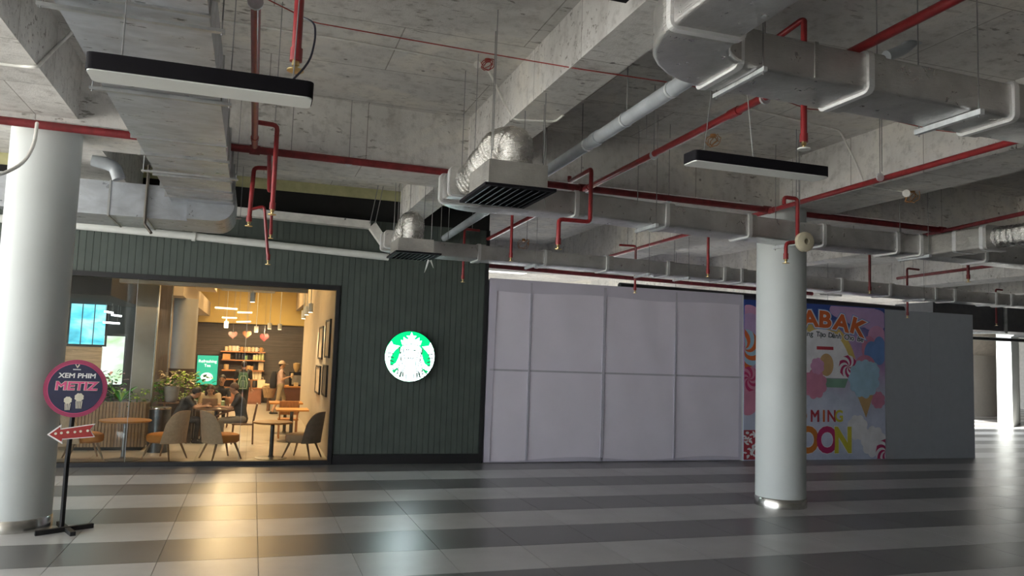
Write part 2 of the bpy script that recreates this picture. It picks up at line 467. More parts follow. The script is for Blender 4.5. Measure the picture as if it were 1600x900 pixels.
# columns
def col_round(x, y, r, ztop, label):
    t = thing('round_column', label, 'column', (x, y, 0), )
    obj('shaft', MB().cyl((x,y,.13), (x,y,ztop), r, 56), M['column'], t, True)
    mb = MB().lathe([(r+.012, 0), (r+.012, .125), (r+.004, .135), (r-.05,.135)], (x,y,0), 56)
    obj('steel_base_ring', mb, M['steel'], t, True)['label'] = 'brushed steel ring at the foot'
    return t
t = col_round(-2.44, 10.29, .368, 4.57, 'thick white round column beside the black sign stand'); 
t = col_round(7.74, 10.18, .370, 4.53, 'white round column standing in front of the candy banner')
t = thing('square_column', 'bright white square column far back at the right edge', 'column', (29.6, 24.3, 0))
obj('shaft', MB().hexa([(28.56,23.28,0),(30.83,24.78,0),(31.1,25.7,0),(28.86,24.2,0)], [(28.56,23.28,4.5),(30.83,24.78,4.5),(31.1,25.7,4.5),(28.86,24.2,4.5)]), M['column'], t)
obj('band', MB().tube([(28.2,23.0,3.72),(31.2,24.2,3.72)], .16, 12), M['pvc'], t)
# curved pale drum wall far right with conical lid
dm = thing('curved_drum_wall', 'beige curved drum wall far back right of the grey board', 'wall', (33.2, 31.0, 0))
obj('drum', MB().cyl((33.5,32.0,0), (33.5,32.0,2.95), 3.0, 64), plain('beige plaster', (.52,.49,.44), .8, var=.04), dm, True)
obj('lid', MB().lathe([(3.05,2.95),(3.35,3.15),(3.7,3.9),(3.7,4.4)], (33.5,32,0), 64), plain('beige plaster lid', (.47,.43,.37), .8), dm, True)
tag(obj('red_signboard', MB().box((32.6,25.6,0),(33.4,25.7,1.7)), plain('red panel', (.40,.05,.03), .5)), 'red panel at the far right edge beside the white square column', 'panel')

# hoarding row
f = MB(); NX, NZ = 60, 36
def fab(u, v):
    x = 4.44 + (10.35-4.44)*u; z = .02 + (3.66-.02)*v
    w = .006*math.sin(7*x + 2.2*z) + .010*math.exp(-((x-9.9)**2*3 + (z-1.1-.6*(x-9.9))**2*9))*math.sin(22*(z-.9*x)) + .004*math.sin(3.1*z - x*2)
    return Vector((x, WY - .02 + w*.8, z))
vs = [fab(i/NX, j/NZ) for j in range(NZ+1) for i in range(NX+1)]
fs = [(j*(NX+1)+i, j*(NX+1)+i+1, (j+1)*(NX+1)+i+1, (j+1)*(NX+1)+i) for j in range(NZ) for i in range(NX)]
hw = thing('fabric_hoarding', 'lavender white fabric hoarding stretched over a grid frame beside the green wall', 'hoarding', (7.4, WY, 0))
sh = obj('sheet', MB().add(vs, fs), M['fabric'], hw, True)
obj('backing_frame', MB().box((4.44, WY+.03, 0), (10.35, WY+.10, 3.64)), M['fabric_bar'], hw)
for xx in (5.33, 6.98, 8.68):
    w = .032 if xx == 6.98 else .020
    obj('bar_shade_strip', MB().box((xx-w, WY-.034, .03), (xx+w, WY-.010, 3.62)), M['fabric_bar'], hw)  # proud strip coloured as the bar's shade seen through the fabric
obj('bar_shade_strip', MB().hexa([(4.5,WY-.036,1.815),(10.33,WY-.036,1.80),(10.33,WY-.010,1.80),(4.5,WY-.010,1.815)], [(4.5,WY-.036,1.852),(10.33,WY-.036,1.837),(10.33,WY-.010,1.837),(4.5,WY-.010,1.852)]), M['fabric_bar'], hw)  # same painted shade for the horizontal bar
def hemtop(x): return 3.42 + .02*math.sin(x*2.1)
hp = [(4.44+.1*i) for i in range(60)]
obj('hem', MB().poly([(a, WY-.032, hemtop(a)) for a in hp] + [(10.35, WY-.032, 3.665), (4.44, WY-.032, 3.665)], (0,1,0), .004), M['fabric_dark'], hw, tri=True)
obj('hem', MB().poly([(4.44,WY-.033,.02),(4.56,WY-.033,.02),(4.58,WY-.033,1.8),(4.60,WY-.033,3.42),(4.44,WY-.033,3.66)], (0,1,0), .004), M['fabric_dark'], hw, tri=True)
obj('hem', MB().poly([(10.28,WY-.033,.02),(10.35,WY-.033,.02),(10.35,WY-.033,3.66),(10.27,WY-.033,3.4)], (0,1,0), .004), M['fabric_dark'], hw, tri=True)
obj('hem', MB().poly([(4.44,WY-.034,.02),(10.35,WY-.034,.02)] + [(10.35-.1*i, WY-.034, .07+.035*math.sin(.9*i*.1*2.2)) for i in range(59)], (0,1,0), .004), M['fabric_dark'], hw, tri=True)
obj('edge_strip', MB().box((10.35, WY-.03, 0), (10.385, WY+.1, 3.66)), M['white_pipe'], hw)
gb = thing('grey_hoarding_board', 'plain pale grey hoarding panel right of the candy banner', 'hoarding', (15.7, WY, 0))
for (a, b) in ((14.32, 15.7), (15.704, 17.08)):
    obj('panel', MB().box((a, WY-.04, .0), (b, WY+.06, 3.54)), M['hoard_white'], gb)
# ================================================================== CEILING SERVICES
UP = Vector((0,0,1))
def interp(tab, x):
    for (a, va), (b, vb) in zip(tab, tab[1:]):
        if x <= b: return va + (vb-va)*(x-a)/(b-a)
    return tab[-1][1]
def rod(mb, x, y, z0, z1=None, r=.005): mb.cyl((x,y,z0), (x,y,z1 or SZ), r, 6)
def ring_on(path_pt, dirv, w, h, length, r=.03, grow=.018):
    """a collar round a rectangular duct at a point of its run"""
    d = Vector(dirv).normalized(); p = Vector(path_pt)
    path = [p - d*length/2, p + d*length/2]
    return MB().sweep(rrect(w+2*grow, h+2*grow, r+grow), path, hframes(path))
def add_collar(t, p, d, w, h, wrap=.11):
    """wrapped joint: bright foil tape on the near edge of a duller band"""
    p = Vector(p); d = Vector(d).normalized()
    obj('joint_collar', ring_on(p + d*wrap*.55, d, w, h, wrap, .03, .016), M['collar'], t, True)
    obj('foil_tape', ring_on(p - d*.012, d, w, h, .05, .03, .024), M['tape'], t, True)
def add_strut(t, x, y0, y1, z, along='x', w=.042):
    if along == 'x': obj('support_bar', MB().box((x-w/2,y0,z-w), (x+w/2,y1,z)), M['strut'], t); ends = ((x,y0+.03),(x,y1-.03))
    else: obj('support_bar', MB().box((y0,x-w/2,z-w), (y1,x+w/2,z)), M['strut'], t); ends = ((y0+.03,x),(y1-.03,x))
    for (a, b) in ends:
        m = MB(); rod(m, a, b, z-w-.02); obj('hanger_rod', m, M['rod'], t)
def flexible(t, pts, r):
    path = bend(pts, .5, 8); fine = []
    for a, b in zip(path, path[1:]):
        n = max(2, int((b-a).length/.02))
        for i in range(n): fine.append(a.lerp(b, i/n))
    fine.append(path[-1])
    rs = [r*(1 + .035*math.sin(i*1.9) + .03*math.sin(i*.37)) for i in range(len(fine))]
    obj('flexible_duct', MB().tube(fine, rs, 20), M['flex'], t, True)
def diffuser(t, x0, x1, y0, y1, z0, z1, gx0, gx1, gy0, gy1):
    obj('plenum_box', MB().box((x0,y0,z0), (x1,y1,z1)), M['box'], t)
    g = obj('grille', MB().box((gx0,gy0,z0-.03),(gx0+.04,gy1,z0-.002)).box((gx1-.04,gy0,z0-.03),(gx1,gy1,z0-.002))
            .box((gx0+.04,gy0,z0-.03),(gx1-.04,gy0+.04,z0-.002)).box((gx0+.04,gy1-.04,z0-.03),(gx1-.04,gy1,z0-.002))
            .box((gx0+.04,gy0+.04,z0-.008),(gx1-.04,gy1-.04,z0-.002)), M['lamp_black'], t)
    n = 9
    for i in range(n):
        xx = gx0 + .07 + (gx1-gx0-.14)*i/(n-1)
        obj('slat', MB().hexa([(xx-.024,gy0+.05,z0-.034),(xx-.018,gy0+.05,z0-.036),(xx-.018,gy1-.05,z0-.036),(xx-.024,gy1-.05,z0-.034)],
                              [(xx+.014,gy0+.05,z0-.010),(xx+.020,gy0+.05,z0-.012),(xx+.020,gy1-.05,z0-.012),(xx+.014,gy1-.05,z0-.010)]), plain_slat, g)
plain_slat = plain('dark grille slat', (.055,.06,.075), .4, .4)

# --- insulated duct nearest the camera (comes over the right shoulder, turns right)
d0 = thing('insulated_duct', 'large foil-wrapped duct turning a corner at the top right, nearest of the ducts', 'duct', (5.3, 4.65, 4.1))
w0, h0 = .49, .275
def z0c(x): return interp([(2, 4.255), (3.3, 4.25), (5.5, 4.21), (8, 4.185), (20, 4.17)], x)
lx, ly = 2.53, 4.65
obj('duct_run', MB().sweep(rrect(w0,h0,.03), [(lx,y,4.26) for y in (-5,-1,2,4.07)], hframes([(lx,-5,0),(lx,-1,0),(lx,2,0),(lx,4.07,0)])), M['duct'], d0, True)
el = [(lx,4.05,4.26)] + [(lx+.58*(1-math.cos(a)), ly-.58+.58*math.sin(a), 4.257) for a in [i*PI/16 for i in range(9)]] + [(lx+.66,ly,4.255)]
obj('elbow', MB().sweep(rrect(w0+.012,h0+.012,.036), el, hframes(el)), M['duct'], d0, True)
xs = [3.12,4.4,5.5,7,9,14,20]
pth = [(x,ly,z0c(x)) for x in xs]
obj('duct_run', MB().sweep(rrect(w0,h0,.03), pth, hframes(pth)), M['duct'], d0, True)
add_collar(d0, (lx,4.06,4.26), (0,1,0), w0, h0, .06)
add_collar(d0, (3.02,ly,4.255), (1,0,0), w0, h0, .09)
for px in (1362, 1588):
    x = P(px, 165, y=4.4).x; add_collar(d0, (x,ly,z0c(x)), (1,0,0), w0, h0, .12)
x = P(1540,182,y=4.4).x; add_strut(d0, x-.10, 4.34, 4.96, z0c(x)-h0/2-.003)
add_strut(d0, 3.17, 4.34, 4.96, z0c(3.2)-h0/2-.003, 'x', .03)
add_strut(d0, 1.8, lx-.33, lx+.33, 4.12, 'y')
x = P(1370,70,y=4.95).x; m = MB(); rod(m, x, 4.95, z0c(x)-.1); obj('hanger_rod', m, M['rod'], d0)
obj('tape_seam', MB().box((3.62,4.398,4.12),(3.65,4.41,4.38)), M['collar'], d0)

# --- middle duct in front of the cross beam, with its own corner, flexible bend and ceiling diffuser
d1 = thing('insulated_duct', 'foil-wrapped duct passing in front of the right round column, with elbow and large square diffuser', 'duct', (6, 9.0, 3.76))
w1_, h1 = .44, .285
def z1c(x): return interp([(1, 4.00), (3.8, 4.015), (5.15, 3.975), (7.6, 3.915), (9.3, 3.915), (12,3.90), (22,3.88)], x)
pth = [(2.17,8.20,4.0)] + [(2.17,8.62,4.0)] + [(2.17+.36*(1-math.cos(a)), 8.64+.36*math.sin(a), 4.0) for a in [i*PI/12 for i in range(7)]] + [(x,9.0,z1c(x)) for x in (2.8,3.8,5.15,6.4,7.6,9.3,12,20)]
obj('duct_run', MB().sweep(rrect(w1_,h1,.03), pth, hframes(pth)), M['duct'], d1, True)
add_collar(d1, (2.17,8.25,4.0), (0,-1,0), w1_, h1, .06)
add_collar(d1, (2.17,8.66,4.0), (0,-1,0), w1_+.02, h1+.02, .05)
for px, py in ((903,320),(1044,340),(1173,357),(1289,370),(1404,385),(1440,390),(1542,405)):
    x = P(px,py,y=8.78).x; add_collar(d1, (x,9.0,z1c(x)), (1,0,0), w1_, h1, .09)
for px, py in ((1024,355),(1248,372),(1449,398)):
    x = P(px,py,y=8.75).x; add_strut(d1, x, 8.70, 9.28, z1c(x)-h1/2-.002)
for px in (768, 850):
    x = P(px,300,y=8.78).x; m = MB(); rod(m, x, 8.75, 3.9); obj('hanger_rod', m, M['rod'], d1)
flexible(d1, [(2.17,8.18,4.0),(2.17,7.80,4.04),(2.26,7.48,4.24),(2.37,7.22,4.22),(2.37,7.30,3.95)], .18)
diffuser(d1, 2.03, 2.63, 7.02, 7.72, 3.735, 3.975, 1.98, 2.70, 6.95, 7.92)
for (xx, yy) in ((2.06,7.06),(2.6,7.06),(2.06,7.68),(2.6,7.68)):
    m = MB(); rod(m, xx, yy, 3.95); obj('hanger_rod', m, M['rod'], d1)
# branch towards the camera near the right edge
pth = [(9.42,8.80,3.92),(9.42,8.3,3.92),(9.42,7.86,3.915)]
obj('branch_duct', MB().sweep(rrect(.40,.30,.03), pth, hframes(pth)), M['box'], d1, True)
add_collar(d1, (9.42,7.90,3.915), (0,-1,0), .40, .30, .06)
obj('tape_patch', ring_on((9.42,8.35,3.92), (0,1,0), .40, .30, .06, .03, .008), M['tape'], d1, True)
flexible(d1, [(9.42,7.86,3.92),(9.46,7.45,3.93),(9.75,7.2,3.93),(10.1,7.2,3.90)], .14)
diffuser(d1, 9.86, 10.5, 6.9, 7.5, 3.66, 3.92, 9.82, 10.54, 6.86, 7.56)

# --- farthest duct along the shop front
d2 = thing('insulated_duct', 'slim foil-wrapped duct running just above the lavender hoarding, with small square diffuser', 'duct', (7, 13.25, 3.62))
w2, h2 = .50, .25
def z2c(x): return interp([(1,3.915),(3,3.905),(7.4,3.865),(13.6,3.755),(24,3.70)], x)
pth = [(2.17,12.40,3.92),(2.17,12.85,3.92)] + [(2.17+.38*(1-math.cos(a)), 12.87+.38*math.sin(a), 3.92) for a in [i*PI/12 for i in range(7)]] + [(x,13.25,z2c(x)) for x in (3,5,7.4,10,13.6,18,24)]
obj('duct_run', MB().sweep(rrect(w2,h2,.03), pth, hframes(pth)), M['duct'], d2, True)
add_collar(d2, (2.17,12.48,3.92), (0,-1,0), w2, h2, .07)
add_collar(d2, (2.17,12.80,3.92), (0,-1,0), w2+.02, h2+.02, .05)
for px, py in ((750,400),(853,410),(950,417),(1045,425),(1133,436),(1160,438),(1316,448),(1392,455),(1463,458),(1493,460),(1557,466),(1581,470)):
    x = P(px,py,y=13.0).x; add_collar(d2, (x,13.25,z2c(x)), (1,0,0), w2, h2, .10)
for px, py in ((837,412),(1013,428),(1075,440),(1443,470)):
    x = P(px,py,y=13.0).x; add_strut(d2, x, 12.95, 13.55, z2c(x)-h2/2-.002)
for px in (622, 640):
    x = P(px,340,y=12.8).x; m = MB(); rod(m, x, 12.8, 4.03); obj('hanger_rod', m, M['rod'], d2)
flexible(d2, [(2.17,12.4,3.92),(2.17,12.15,3.96),(2.18,11.9,4.10),(2.2,11.6,4.10),(2.2,11.7,3.78)], .17)
diffuser(d2, 1.94, 2.47, 11.35, 12.05, 3.60, 3.80, 1.90, 2.58, 11.28, 12.15)
for (xx, yy) in ((1.97,11.4),(2.44,11.4),(1.97,12.0),(2.44,12.0)):
    m = MB(); rod(m, xx, yy, 3.78); obj('hanger_rod', m, M['rod'], d2)
tag(obj('rag_strip', MB().tube([(2.52,11.9,3.56),(2.49,11.9,3.45),(2.46,11.9,3.36)],[.02,.014,.004],6).tube([(2.55,11.9,3.56),(2.60,11.9,3.44)],[.016,.005],6), M['white_pipe'], None, True), 'pale torn strips dangling under the small diffuser on the green wall', 'strip')

# --- galvanised duct over the left side, flanged sections
g0 = thing('galvanised_duct', 'big bare galvanised sheet duct running away overhead at the left', 'duct', (-.8, 7, 4.12))
ga, gb_, gz0, gz1 = -1.245, -.375, 4.12, 4.50
cuts = [-3.0, -.9, .5, 2.0, 3.5, 4.98, 6.75, 8.28, 9.0, 10.05, 10.8, 11.4, 11.95]
for a, b in zip(cuts, cuts[1:]):
    s = .012 if a > 8 else 0
    obj('duct_section', MB().box((ga+s*2, a+.003, gz0+s), (gb_-s, b-.003, gz1-.01)), M['galv'], g0)
for c in cuts[1:-1]:
    obj('flange', MB().box((ga-.012,c-.016,gz0-.012),(gb_+.012,c+.016,gz1+.01)), M['galv_flange'], g0)
for (px, py) in ((170,14), (225,141), (285,268), (300,332)):
    yy = P(px, py, z=gz0).y
    obj('support_bar', MB().box((ga-.09,yy-.02,gz0-.045),(gb_+.09,yy+.02,gz0-.024)), M['galv_flange'], g0)
    for xx in (ga-.07, gb_+.07):
        m = MB(); rod(m, xx, yy, gz0-.06); obj('hanger_rod', m, M['rod'], g0)
obj('side_stiffener', MB().box((gb_+.004, 4.4, 4.26),(gb_+.05, 5.1, 4.34)), M['galv_flange'], g0)
# cross duct it drops into
g1 = thing('galvanised_duct', 'galvanised duct box crossing above the shop window behind the left column', 'duct', (-1.8, 12.5, 3.88))
obj('duct_section', MB().box((-2.02,12.0,3.885),(-1.55,13.1,4.36)), M['galv'], g1)
obj('duct_section', MB().box((-3.4,12.0,3.885),(-2.03,13.1,4.36)), M['galv'], g1)
obj('duct_section', MB().box((-1.54,12.0,3.885),(-1.0,13.1,4.36)), M['galv'], g1)
cr = [(-1.0,3.885)] + [(-.62+.25*math.sin(a), 4.13-.245*math.cos(a)) for a in [i*PI/12 for i in range(7)]] + [(-.37,4.36),(-1.0,4.36)]
obj('duct_section', MB().poly([(a,11.78,b) for a, b in cr], (0,1,0), 1.32), M['galv'], g1, tri=True)
obj('flange', MB().box((-2.04,11.985,3.87),(-2.015,13.12,4.375)), M['galv_flange'], g1)
obj('flange', MB().box((-1.56,11.985,3.87),(-1.535,13.12,4.375)), M['galv_flange'], g1)
pt = [P(233,258,y=11.95), P(228,320,y=11.95), P(226,350,y=11.95), P(236,364,y=11.8)]
obj('strap', MB().tube(pt, .022, 6), plain('brown strap', (.12,.10,.08), .6), g1)

# --- red fire pipes
def pipe(name, label, pts, r, m, cat='pipe', clips=(), bendr=0.0, n=12):
    t = thing(name, label, cat, Vector(pts[0]))
    obj('run', MB().tube(bend(pts, bendr) if bendr else pts, r, n), m, t, True)
    for (a, b) in clips:                        # couplings: short thicker sleeves
        obj('coupling', MB().cyl(a, b, r*1.25, n), m, t, True)
    return t
def hang(t, x, y, z):
    m = MB(); rod(m, x, y, z, None, .005); obj('hanger_rod', m, M['rod'], t)
    obj('clip', MB().cyl((x,y-.012,z-.045),(x,y+.012,z-.045), .052, 12), M['strut'], t)
ym = lambda x: xb(x) - .075
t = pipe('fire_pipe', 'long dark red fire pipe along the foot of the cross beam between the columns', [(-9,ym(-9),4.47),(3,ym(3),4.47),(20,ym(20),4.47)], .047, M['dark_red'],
         clips=[((x-.06,ym(x-.06),4.47),(x+.06,ym(x+.06),4.47)) for x in (-.12,4.22,7.33,10.9)])
for x in (-3.4, 1.0, 5.6): hang(t, x, ym(x), 4.5)
t = pipe('fire_pipe', 'red fire pipe overhead left of centre, running away beside the galvanised duct', [(-.12,-2,4.42),(-.12,9.42,4.44)], .034, M['red'], clips=[((-.12,9.0,4.44),(-.12,9.12,4.44))])
hang(t, .0-.12, 5.3, 4.43)
a, b = P(1490,0,z=4.45), P(750,380,z=4.45); dv = (b-a)/(b.y-a.y)
t = pipe('fire_pipe', 'bright red fire pipe crossing diagonally between the two ceiling lamps', [a - dv*4, b], .036, M['red'], clips=[(a+dv*2.4, a+dv*2.55), (a+dv*6.0, a+dv*6.2)])
q = a + dv*4.1; hang(t, q.x, q.y, q.z+.03); q = a + dv*2.0; hang(t, q.x, q.y, q.z+.03)
a, b = P(1580,222,z=4.45), P(948,402,z=4.45); dv = (b-a)/(b.y-a.y)
t = pipe('fire_pipe', 'red fire pipe along the lower edge of the beam over the right column', [a - dv*6, b], .036, M['red'], clips=[(a+dv*4.0, a+dv*4.15)])
q = P(1375,275,z=4.45); hang(t, q.x, q.y, 4.48)
a, b = P(1600,333,z=4.45), P(1412,375,z=4.45); dv = (b-a)/(b.y-a.y)
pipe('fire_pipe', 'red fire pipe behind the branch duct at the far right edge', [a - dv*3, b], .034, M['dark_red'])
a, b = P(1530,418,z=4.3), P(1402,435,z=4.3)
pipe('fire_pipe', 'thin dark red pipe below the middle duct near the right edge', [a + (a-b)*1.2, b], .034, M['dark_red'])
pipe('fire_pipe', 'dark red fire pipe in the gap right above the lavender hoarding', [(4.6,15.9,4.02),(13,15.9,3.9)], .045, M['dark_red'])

def sprinkler(label, pts, r=.022, m='red', deep=True):
    """a drop pipe with bends and a brass head at its end"""
    pts = [Vector(p) for p in pts]
    t = thing('sprinkler_drop', label, 'sprinkler', pts[-1])
    obj('drop_pipe', MB().tube(bend(pts, .05, 3) if len(pts) > 2 else pts, r, 10), M[m], t, True)
    e = pts[-1]
    obj('reducer', MB().cyl(e+Vector((0,0,.07)), e+Vector((0,0,-.005)), r*1.28, 10), M[m], t, True)
    obj('sprinkler_head', MB().lathe([(r*.7,0),(r*.8,-.03),(r*.45,-.035),(r*.4,-.05),(r*1.7,-.055),(r*1.7,-.062),(r*.3,-.066)], e, 14), M['brass'], t, True)
    return t
s = P(462,100,y=4.5); sprinkler('nearest thick red sprinkler drop hanging beside the left ceiling lamp', [(s.x,4.5,SZ),(s.x,4.5,s.z+.02)], .028)
s = P(425,334,y=8.6); sprinkler('long red sprinkler drop with a high elbow right of the galvanised duct', [(-.12,8.6,4.44),(-.12,8.6,4.50),(s.x,8.6,4.49),(s.x,8.6,s.z+.05)], .026)
Y = 10.3
sprinkler('red sprinkler drop with square loop top close beside the galvanised duct end', [(P(417,300,y=Y).x,9.75,4.45),P(421,300,y=Y),P(422,263,y=Y),P(397,262,y=Y),P(389,346,y=Y)], .028)
sprinkler('slim red sprinkler drop ending lowest over the green boarded wall', [P(392,327,y=Y),P(413,322,y=Y),P(419,406,y=Y)], .020)
Y = 11.6
sprinkler('short red sprinkler drop ending just above the white wall pipe', [(P(424,300,y=Y).x,Y,SZ),P(423,366,y=Y)], .022)
b = P(922,347,y=8.35); c = P(873,352,y=8.35); e = P(869,388,y=8.35)
tw = sprinkler('red sprinkler drop with a sideways jog in front of the middle duct', [(b.x+.03,9.1,4.42),(b.x+.03,9.1,P(925,264,y=8.35).z),(b.x,8.35,P(925,264,y=8.35).z),(b.x,8.35,b.z),(c.x,8.35,b.z),(c.x,8.35,e.z+.05)], .026)
m = MB(); rod(m, b.x+.02, 8.7, P(925,264,y=8.35).z); obj('hanger_rod', m, M['rod'], tw)
b = P(1246,378,y=8.5); c = P(1228,387,y=8.5); e = P(1225,410,y=8.5); r2 = P(1225,308,y=8.5)
tw = sprinkler('red sprinkler drop with loop top and jog in front of the right column', [(r2.x,8.5,r2.z-.10),(r2.x,8.5,r2.z),(b.x,8.5,r2.z),(b.x,8.5,b.z),(c.x,8.5,b.z-.03),(c.x,8.5,e.z+.05)], .026)
m = MB(); rod(m, b.x-.02, 8.5, r2.z); obj('hanger_rod', m, M['rod'], tw)
s = P(1256,232,y=5.5); tw = sprinkler('red sprinkler drop with a white disc head under the nearest duct', [(s.x-.16,5.85,4.98),(s.x-.02,5.52,5.12),(s.x,5.5,5.12),(s.x,5.5,s.z+.06)], .028)
obj('cover_disc', MB().cyl(s+Vector((0,0,-.012)), s, .055, 18), M['lamp_white'], tw, True)
for lab, (px, y0, y1, yy, dx) in {
    'straight red sprinkler drop between the middle and far ducts left of the hoarding grid': (798,330,407,11.6,.25),
    'short red sprinkler drop on the green wall near its right edge': (723,395,440,14.0,.3),
    'red sprinkler drop in front of the far duct right of the hoarding middle': (1106,365,432,11.5,-.4),
    'short red sprinkler drop over the middle of the lavender hoarding': (992,395,457,14.3,-.35),
    'dark red sprinkler drop right of the right column near the middle duct': (1359,395,458,11.5,.5),
    'short dark red sprinkler drop over the grey hoarding board': (1418,460,496,14.2,.4),
    'stubby red sprinkler drop under the branch duct at the right': (1513,400,440,10.2,.3),
    'farthest dark red sprinkler drop right of the grey hoarding board': (1557,478,508,16.5,.3)}.items():
    s = P(px,y1,y=yy); tp = P(px,y0,y=yy); zt = max(tp.z, 4.40)
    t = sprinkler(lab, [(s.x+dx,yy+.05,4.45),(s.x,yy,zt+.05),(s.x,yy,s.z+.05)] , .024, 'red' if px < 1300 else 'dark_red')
    m = MB(); rod(m, s.x+dx*.5, yy+.02, 4.45); obj('hanger_rod', m, M['rod'], t)

# --- plastic pipes and conduits
q0, q1 = P(1085,117,z=4.34), P(693,373,z=4.40); dv = (q1-q0)/(q1.y-q0.y)
t = thing('drain_pipe', 'grey plastic drain pipe sloping away under the central beam', 'pipe', q0)
pts = [q0 + Vector((0,0,.5)) - dv*.05, q0, q1]
st = q0 - dv*.0
obj('run', MB().tube([q0 - dv*.15, q0, q1], .066, 16), M['pvc'], t, True)
for k in (.35, 1.25, 2.2, 4.5, 6.5):
    c = q0 + dv*k; obj('clip', MB().cyl(c, c + dv*.03, .073, 16), M['strut'], t, True)
    if k in (.35, 1.25, 4.5):
        m = MB(); rod(m, c.x, c.y, c.z+.06, None, .006); obj('hanger_rod', m, M['rod'], t)
obj('coupling', MB().cyl(q0+dv*1.9, q0+dv*2.05, .076, 16), M['pvc'], t, True)
a_ = P(1431,60,y=5.75); pts = [Vector((a_.x,5.75,SZ-.002)), a_, P(1412,78,y=5.75), P(1385,88,y=5.75)]
t = thing('drain_pipe', 'grey plastic pipe with elbows dropping behind the nearest duct', 'pipe', pts[-1]); obj('run', MB().tube(bend(pts,.1), .055, 14), M['pvc'], t, True)
pts = [(-2.2,11.6,4.55),(-2.02,11.6,4.52),P(180,262,y=11.6),P(186,280,y=11.6)]
t = thing('drain_pipe', 'grey plastic pipe elbow above the crossing galvanised duct', 'pipe', pts[-1]); obj('run', MB().tube(bend(pts,.12), .085, 14), M['pvc'], t, True)
wp = pipe('white_pipe', 'white plastic pipe fixed along the top of the green boarded wall', [(-6,14.87,4.14),P(300,369,y=14.87),P(607,402,y=14.87)], .068, M['white_pipe'], clips=[(P(300,369,y=14.87), P(306,370,y=14.87))])
tr = thing('steel_channel', 'pale steel channel across the black band above the green wall', 'channel', (.8,14.8,4.5))
a, b = P(352,329,y=14.85), P(578,352,y=14.85)
obj('run', MB().hexa([(-3.2,14.75,4.53),(b.x,14.75,b.z-.07),(b.x,14.95,b.z-.07),(-3.2,14.95,4.53)],[(-3.2,14.75,4.68),(b.x,14.75,b.z+.07),(b.x,14.95,b.z+.07),(-3.2,14.95,4.68)]), M['conduit'], tr)
c = P(600,380,y=14.85)
obj('diagonal', MB().hexa([(b.x-.02,14.76,b.z-.06),(b.x+.09,14.76,b.z+.06),(b.x+.09,14.94,b.z+.06),(b.x-.02,14.94,b.z-.06)][::1],
                          [(c.x-.05,14.76,c.z-.06),(c.x+.06,14.76,c.z+.05),(c.x+.06,14.94,c.z+.05),(c.x-.05,14.94,c.z-.06)]), M['conduit'], tr)
for px in (590, 598):
    m = MB(); q = P(px,310,y=14.6); m.tube([(q.x,14.6,SZ-.02),(q.x-.12,14.6,4.5)], .008, 6); obj('hanger_rod', m, M['rod'], tr)
obj('bolt_row', MB().cyl((0,14.72,4.62),(0,14.75,4.62),.018,8).cyl((.16,14.72,4.6),(.16,14.75,4.6),.018,8).cyl((1.5,14.72,4.57),(1.5,14.75,4.57),.018,8), M['rod'], tr)

def wire(name, label, pts, r, m, cat, br=.06):
    return tag(obj(name, MB().tube(bend(pts, br, 4), r, 8), M[m], None, True), label, cat)
zs = SZ - .012
wire('conduit', 'pale conduit along the left ceiling slab ending at a junction coil', [P(-60,2,z=zs), P(352,33,z=zs), P(560,66,z=zs), P(745,101,z=zs)], .010, 'conduit', 'conduit')
wire('conduit', 'pale conduit slanting down the central beam and across its underside', [P(745,101,z=zs), P(762,108,z=zs), (2.545,P(790,165,x=2.545).y,P(790,165,x=2.545).z), P(803,187,z=4.695), P(868,190,z=4.695), P(880,180,z=4.695)], .012, 'conduit', 'conduit')
wire('conduit', 'pale conduit slanting across the left beam side', [P(126,38,z=zs), (-2.005,P(92,70,x=-2.005).y,P(92,70,x=-2.005).z), (-2.005,P(58,105,x=-2.005).y,P(58,105,x=-2.005).z), P(30,103,z=4.585), P(-30,96,z=4.585)], .016, 'conduit', 'conduit')
wire('conduit', 'pale conduit slanting down the beam over the right column', [P(1150,165,z=zs), P(1312,204,z=zs), (7.6,P(1335,250,x=7.6).y,P(1335,250,x=7.6).z), P(1352,290,z=4.485), P(1412,300,z=4.485)], .012, 'conduit', 'conduit')
wire('flexible_hose', 'grey flexible hose curving in front of the left column top', [P(58,192,y=9.5), P(54,225,y=9.3), P(38,255,y=9.1), P(0,274,y=8.9), P(-40,270,y=8.8)], .018, 'conduit', 'hose', .5)
wire('red_cable', 'thin red cable strung across the left slab and central beam', [P(380,-20,z=5.1), P(490,35,z=5.1), P(640,62,z=5.1), P(800,90,z=5.05), P(900,107,z=4.69), P(1040,128,z=4.72), P(1100,138,z=4.85)], .006, 'cable_red', 'cable')
wire('red_cable', 'thin red cable under the nearest duct at the right', [P(1180,140,z=4.9), P(1260,170,z=4.9), P(1340,176,z=4.9), P(1460,203,z=4.85), P(1520,210,z=4.85)], .006, 'cable_red', 'cable')
wire('black_cable', 'thin black cable looping down to the left lamp', [P(470,26,y=4.6), P(492,35,y=4.5), P(493,60,y=4.4), P(484,98,y=4.3), P(448,134,y=4.28)], .006, 'cable_black', 'cable', .3)
def coil(label, c, r, n=3, m='cable_orange'):
    pts = []
    rc_ = random.Random(len(label))
    for i in range(n*18):
        a = i*.35; k = rc_.uniform(.8,1.2); pts.append(Vector(c) + Vector((r*k*math.cos(a), r*.6*math.sin(a*.7), r*k*.9*math.sin(a+.5*(i//18)))))
    o = obj('cable_coil', MB().tube(pts, .005, 6).cyl(Vector(c)+Vector((0,0,r*.6)), Vector(c)+Vector((0,0,r*1.1)), .035, 10), M[m], None, True)
    return tag(o, label, 'cable')
coil('tangled reddish cable coil at the end of the slab conduit', P(762,101,z=5.19), .06, 3, 'cable_red')
coil('orange cable coil hanging above the right ceiling lamp', P(1114,220,y=7.8), .07, 3)
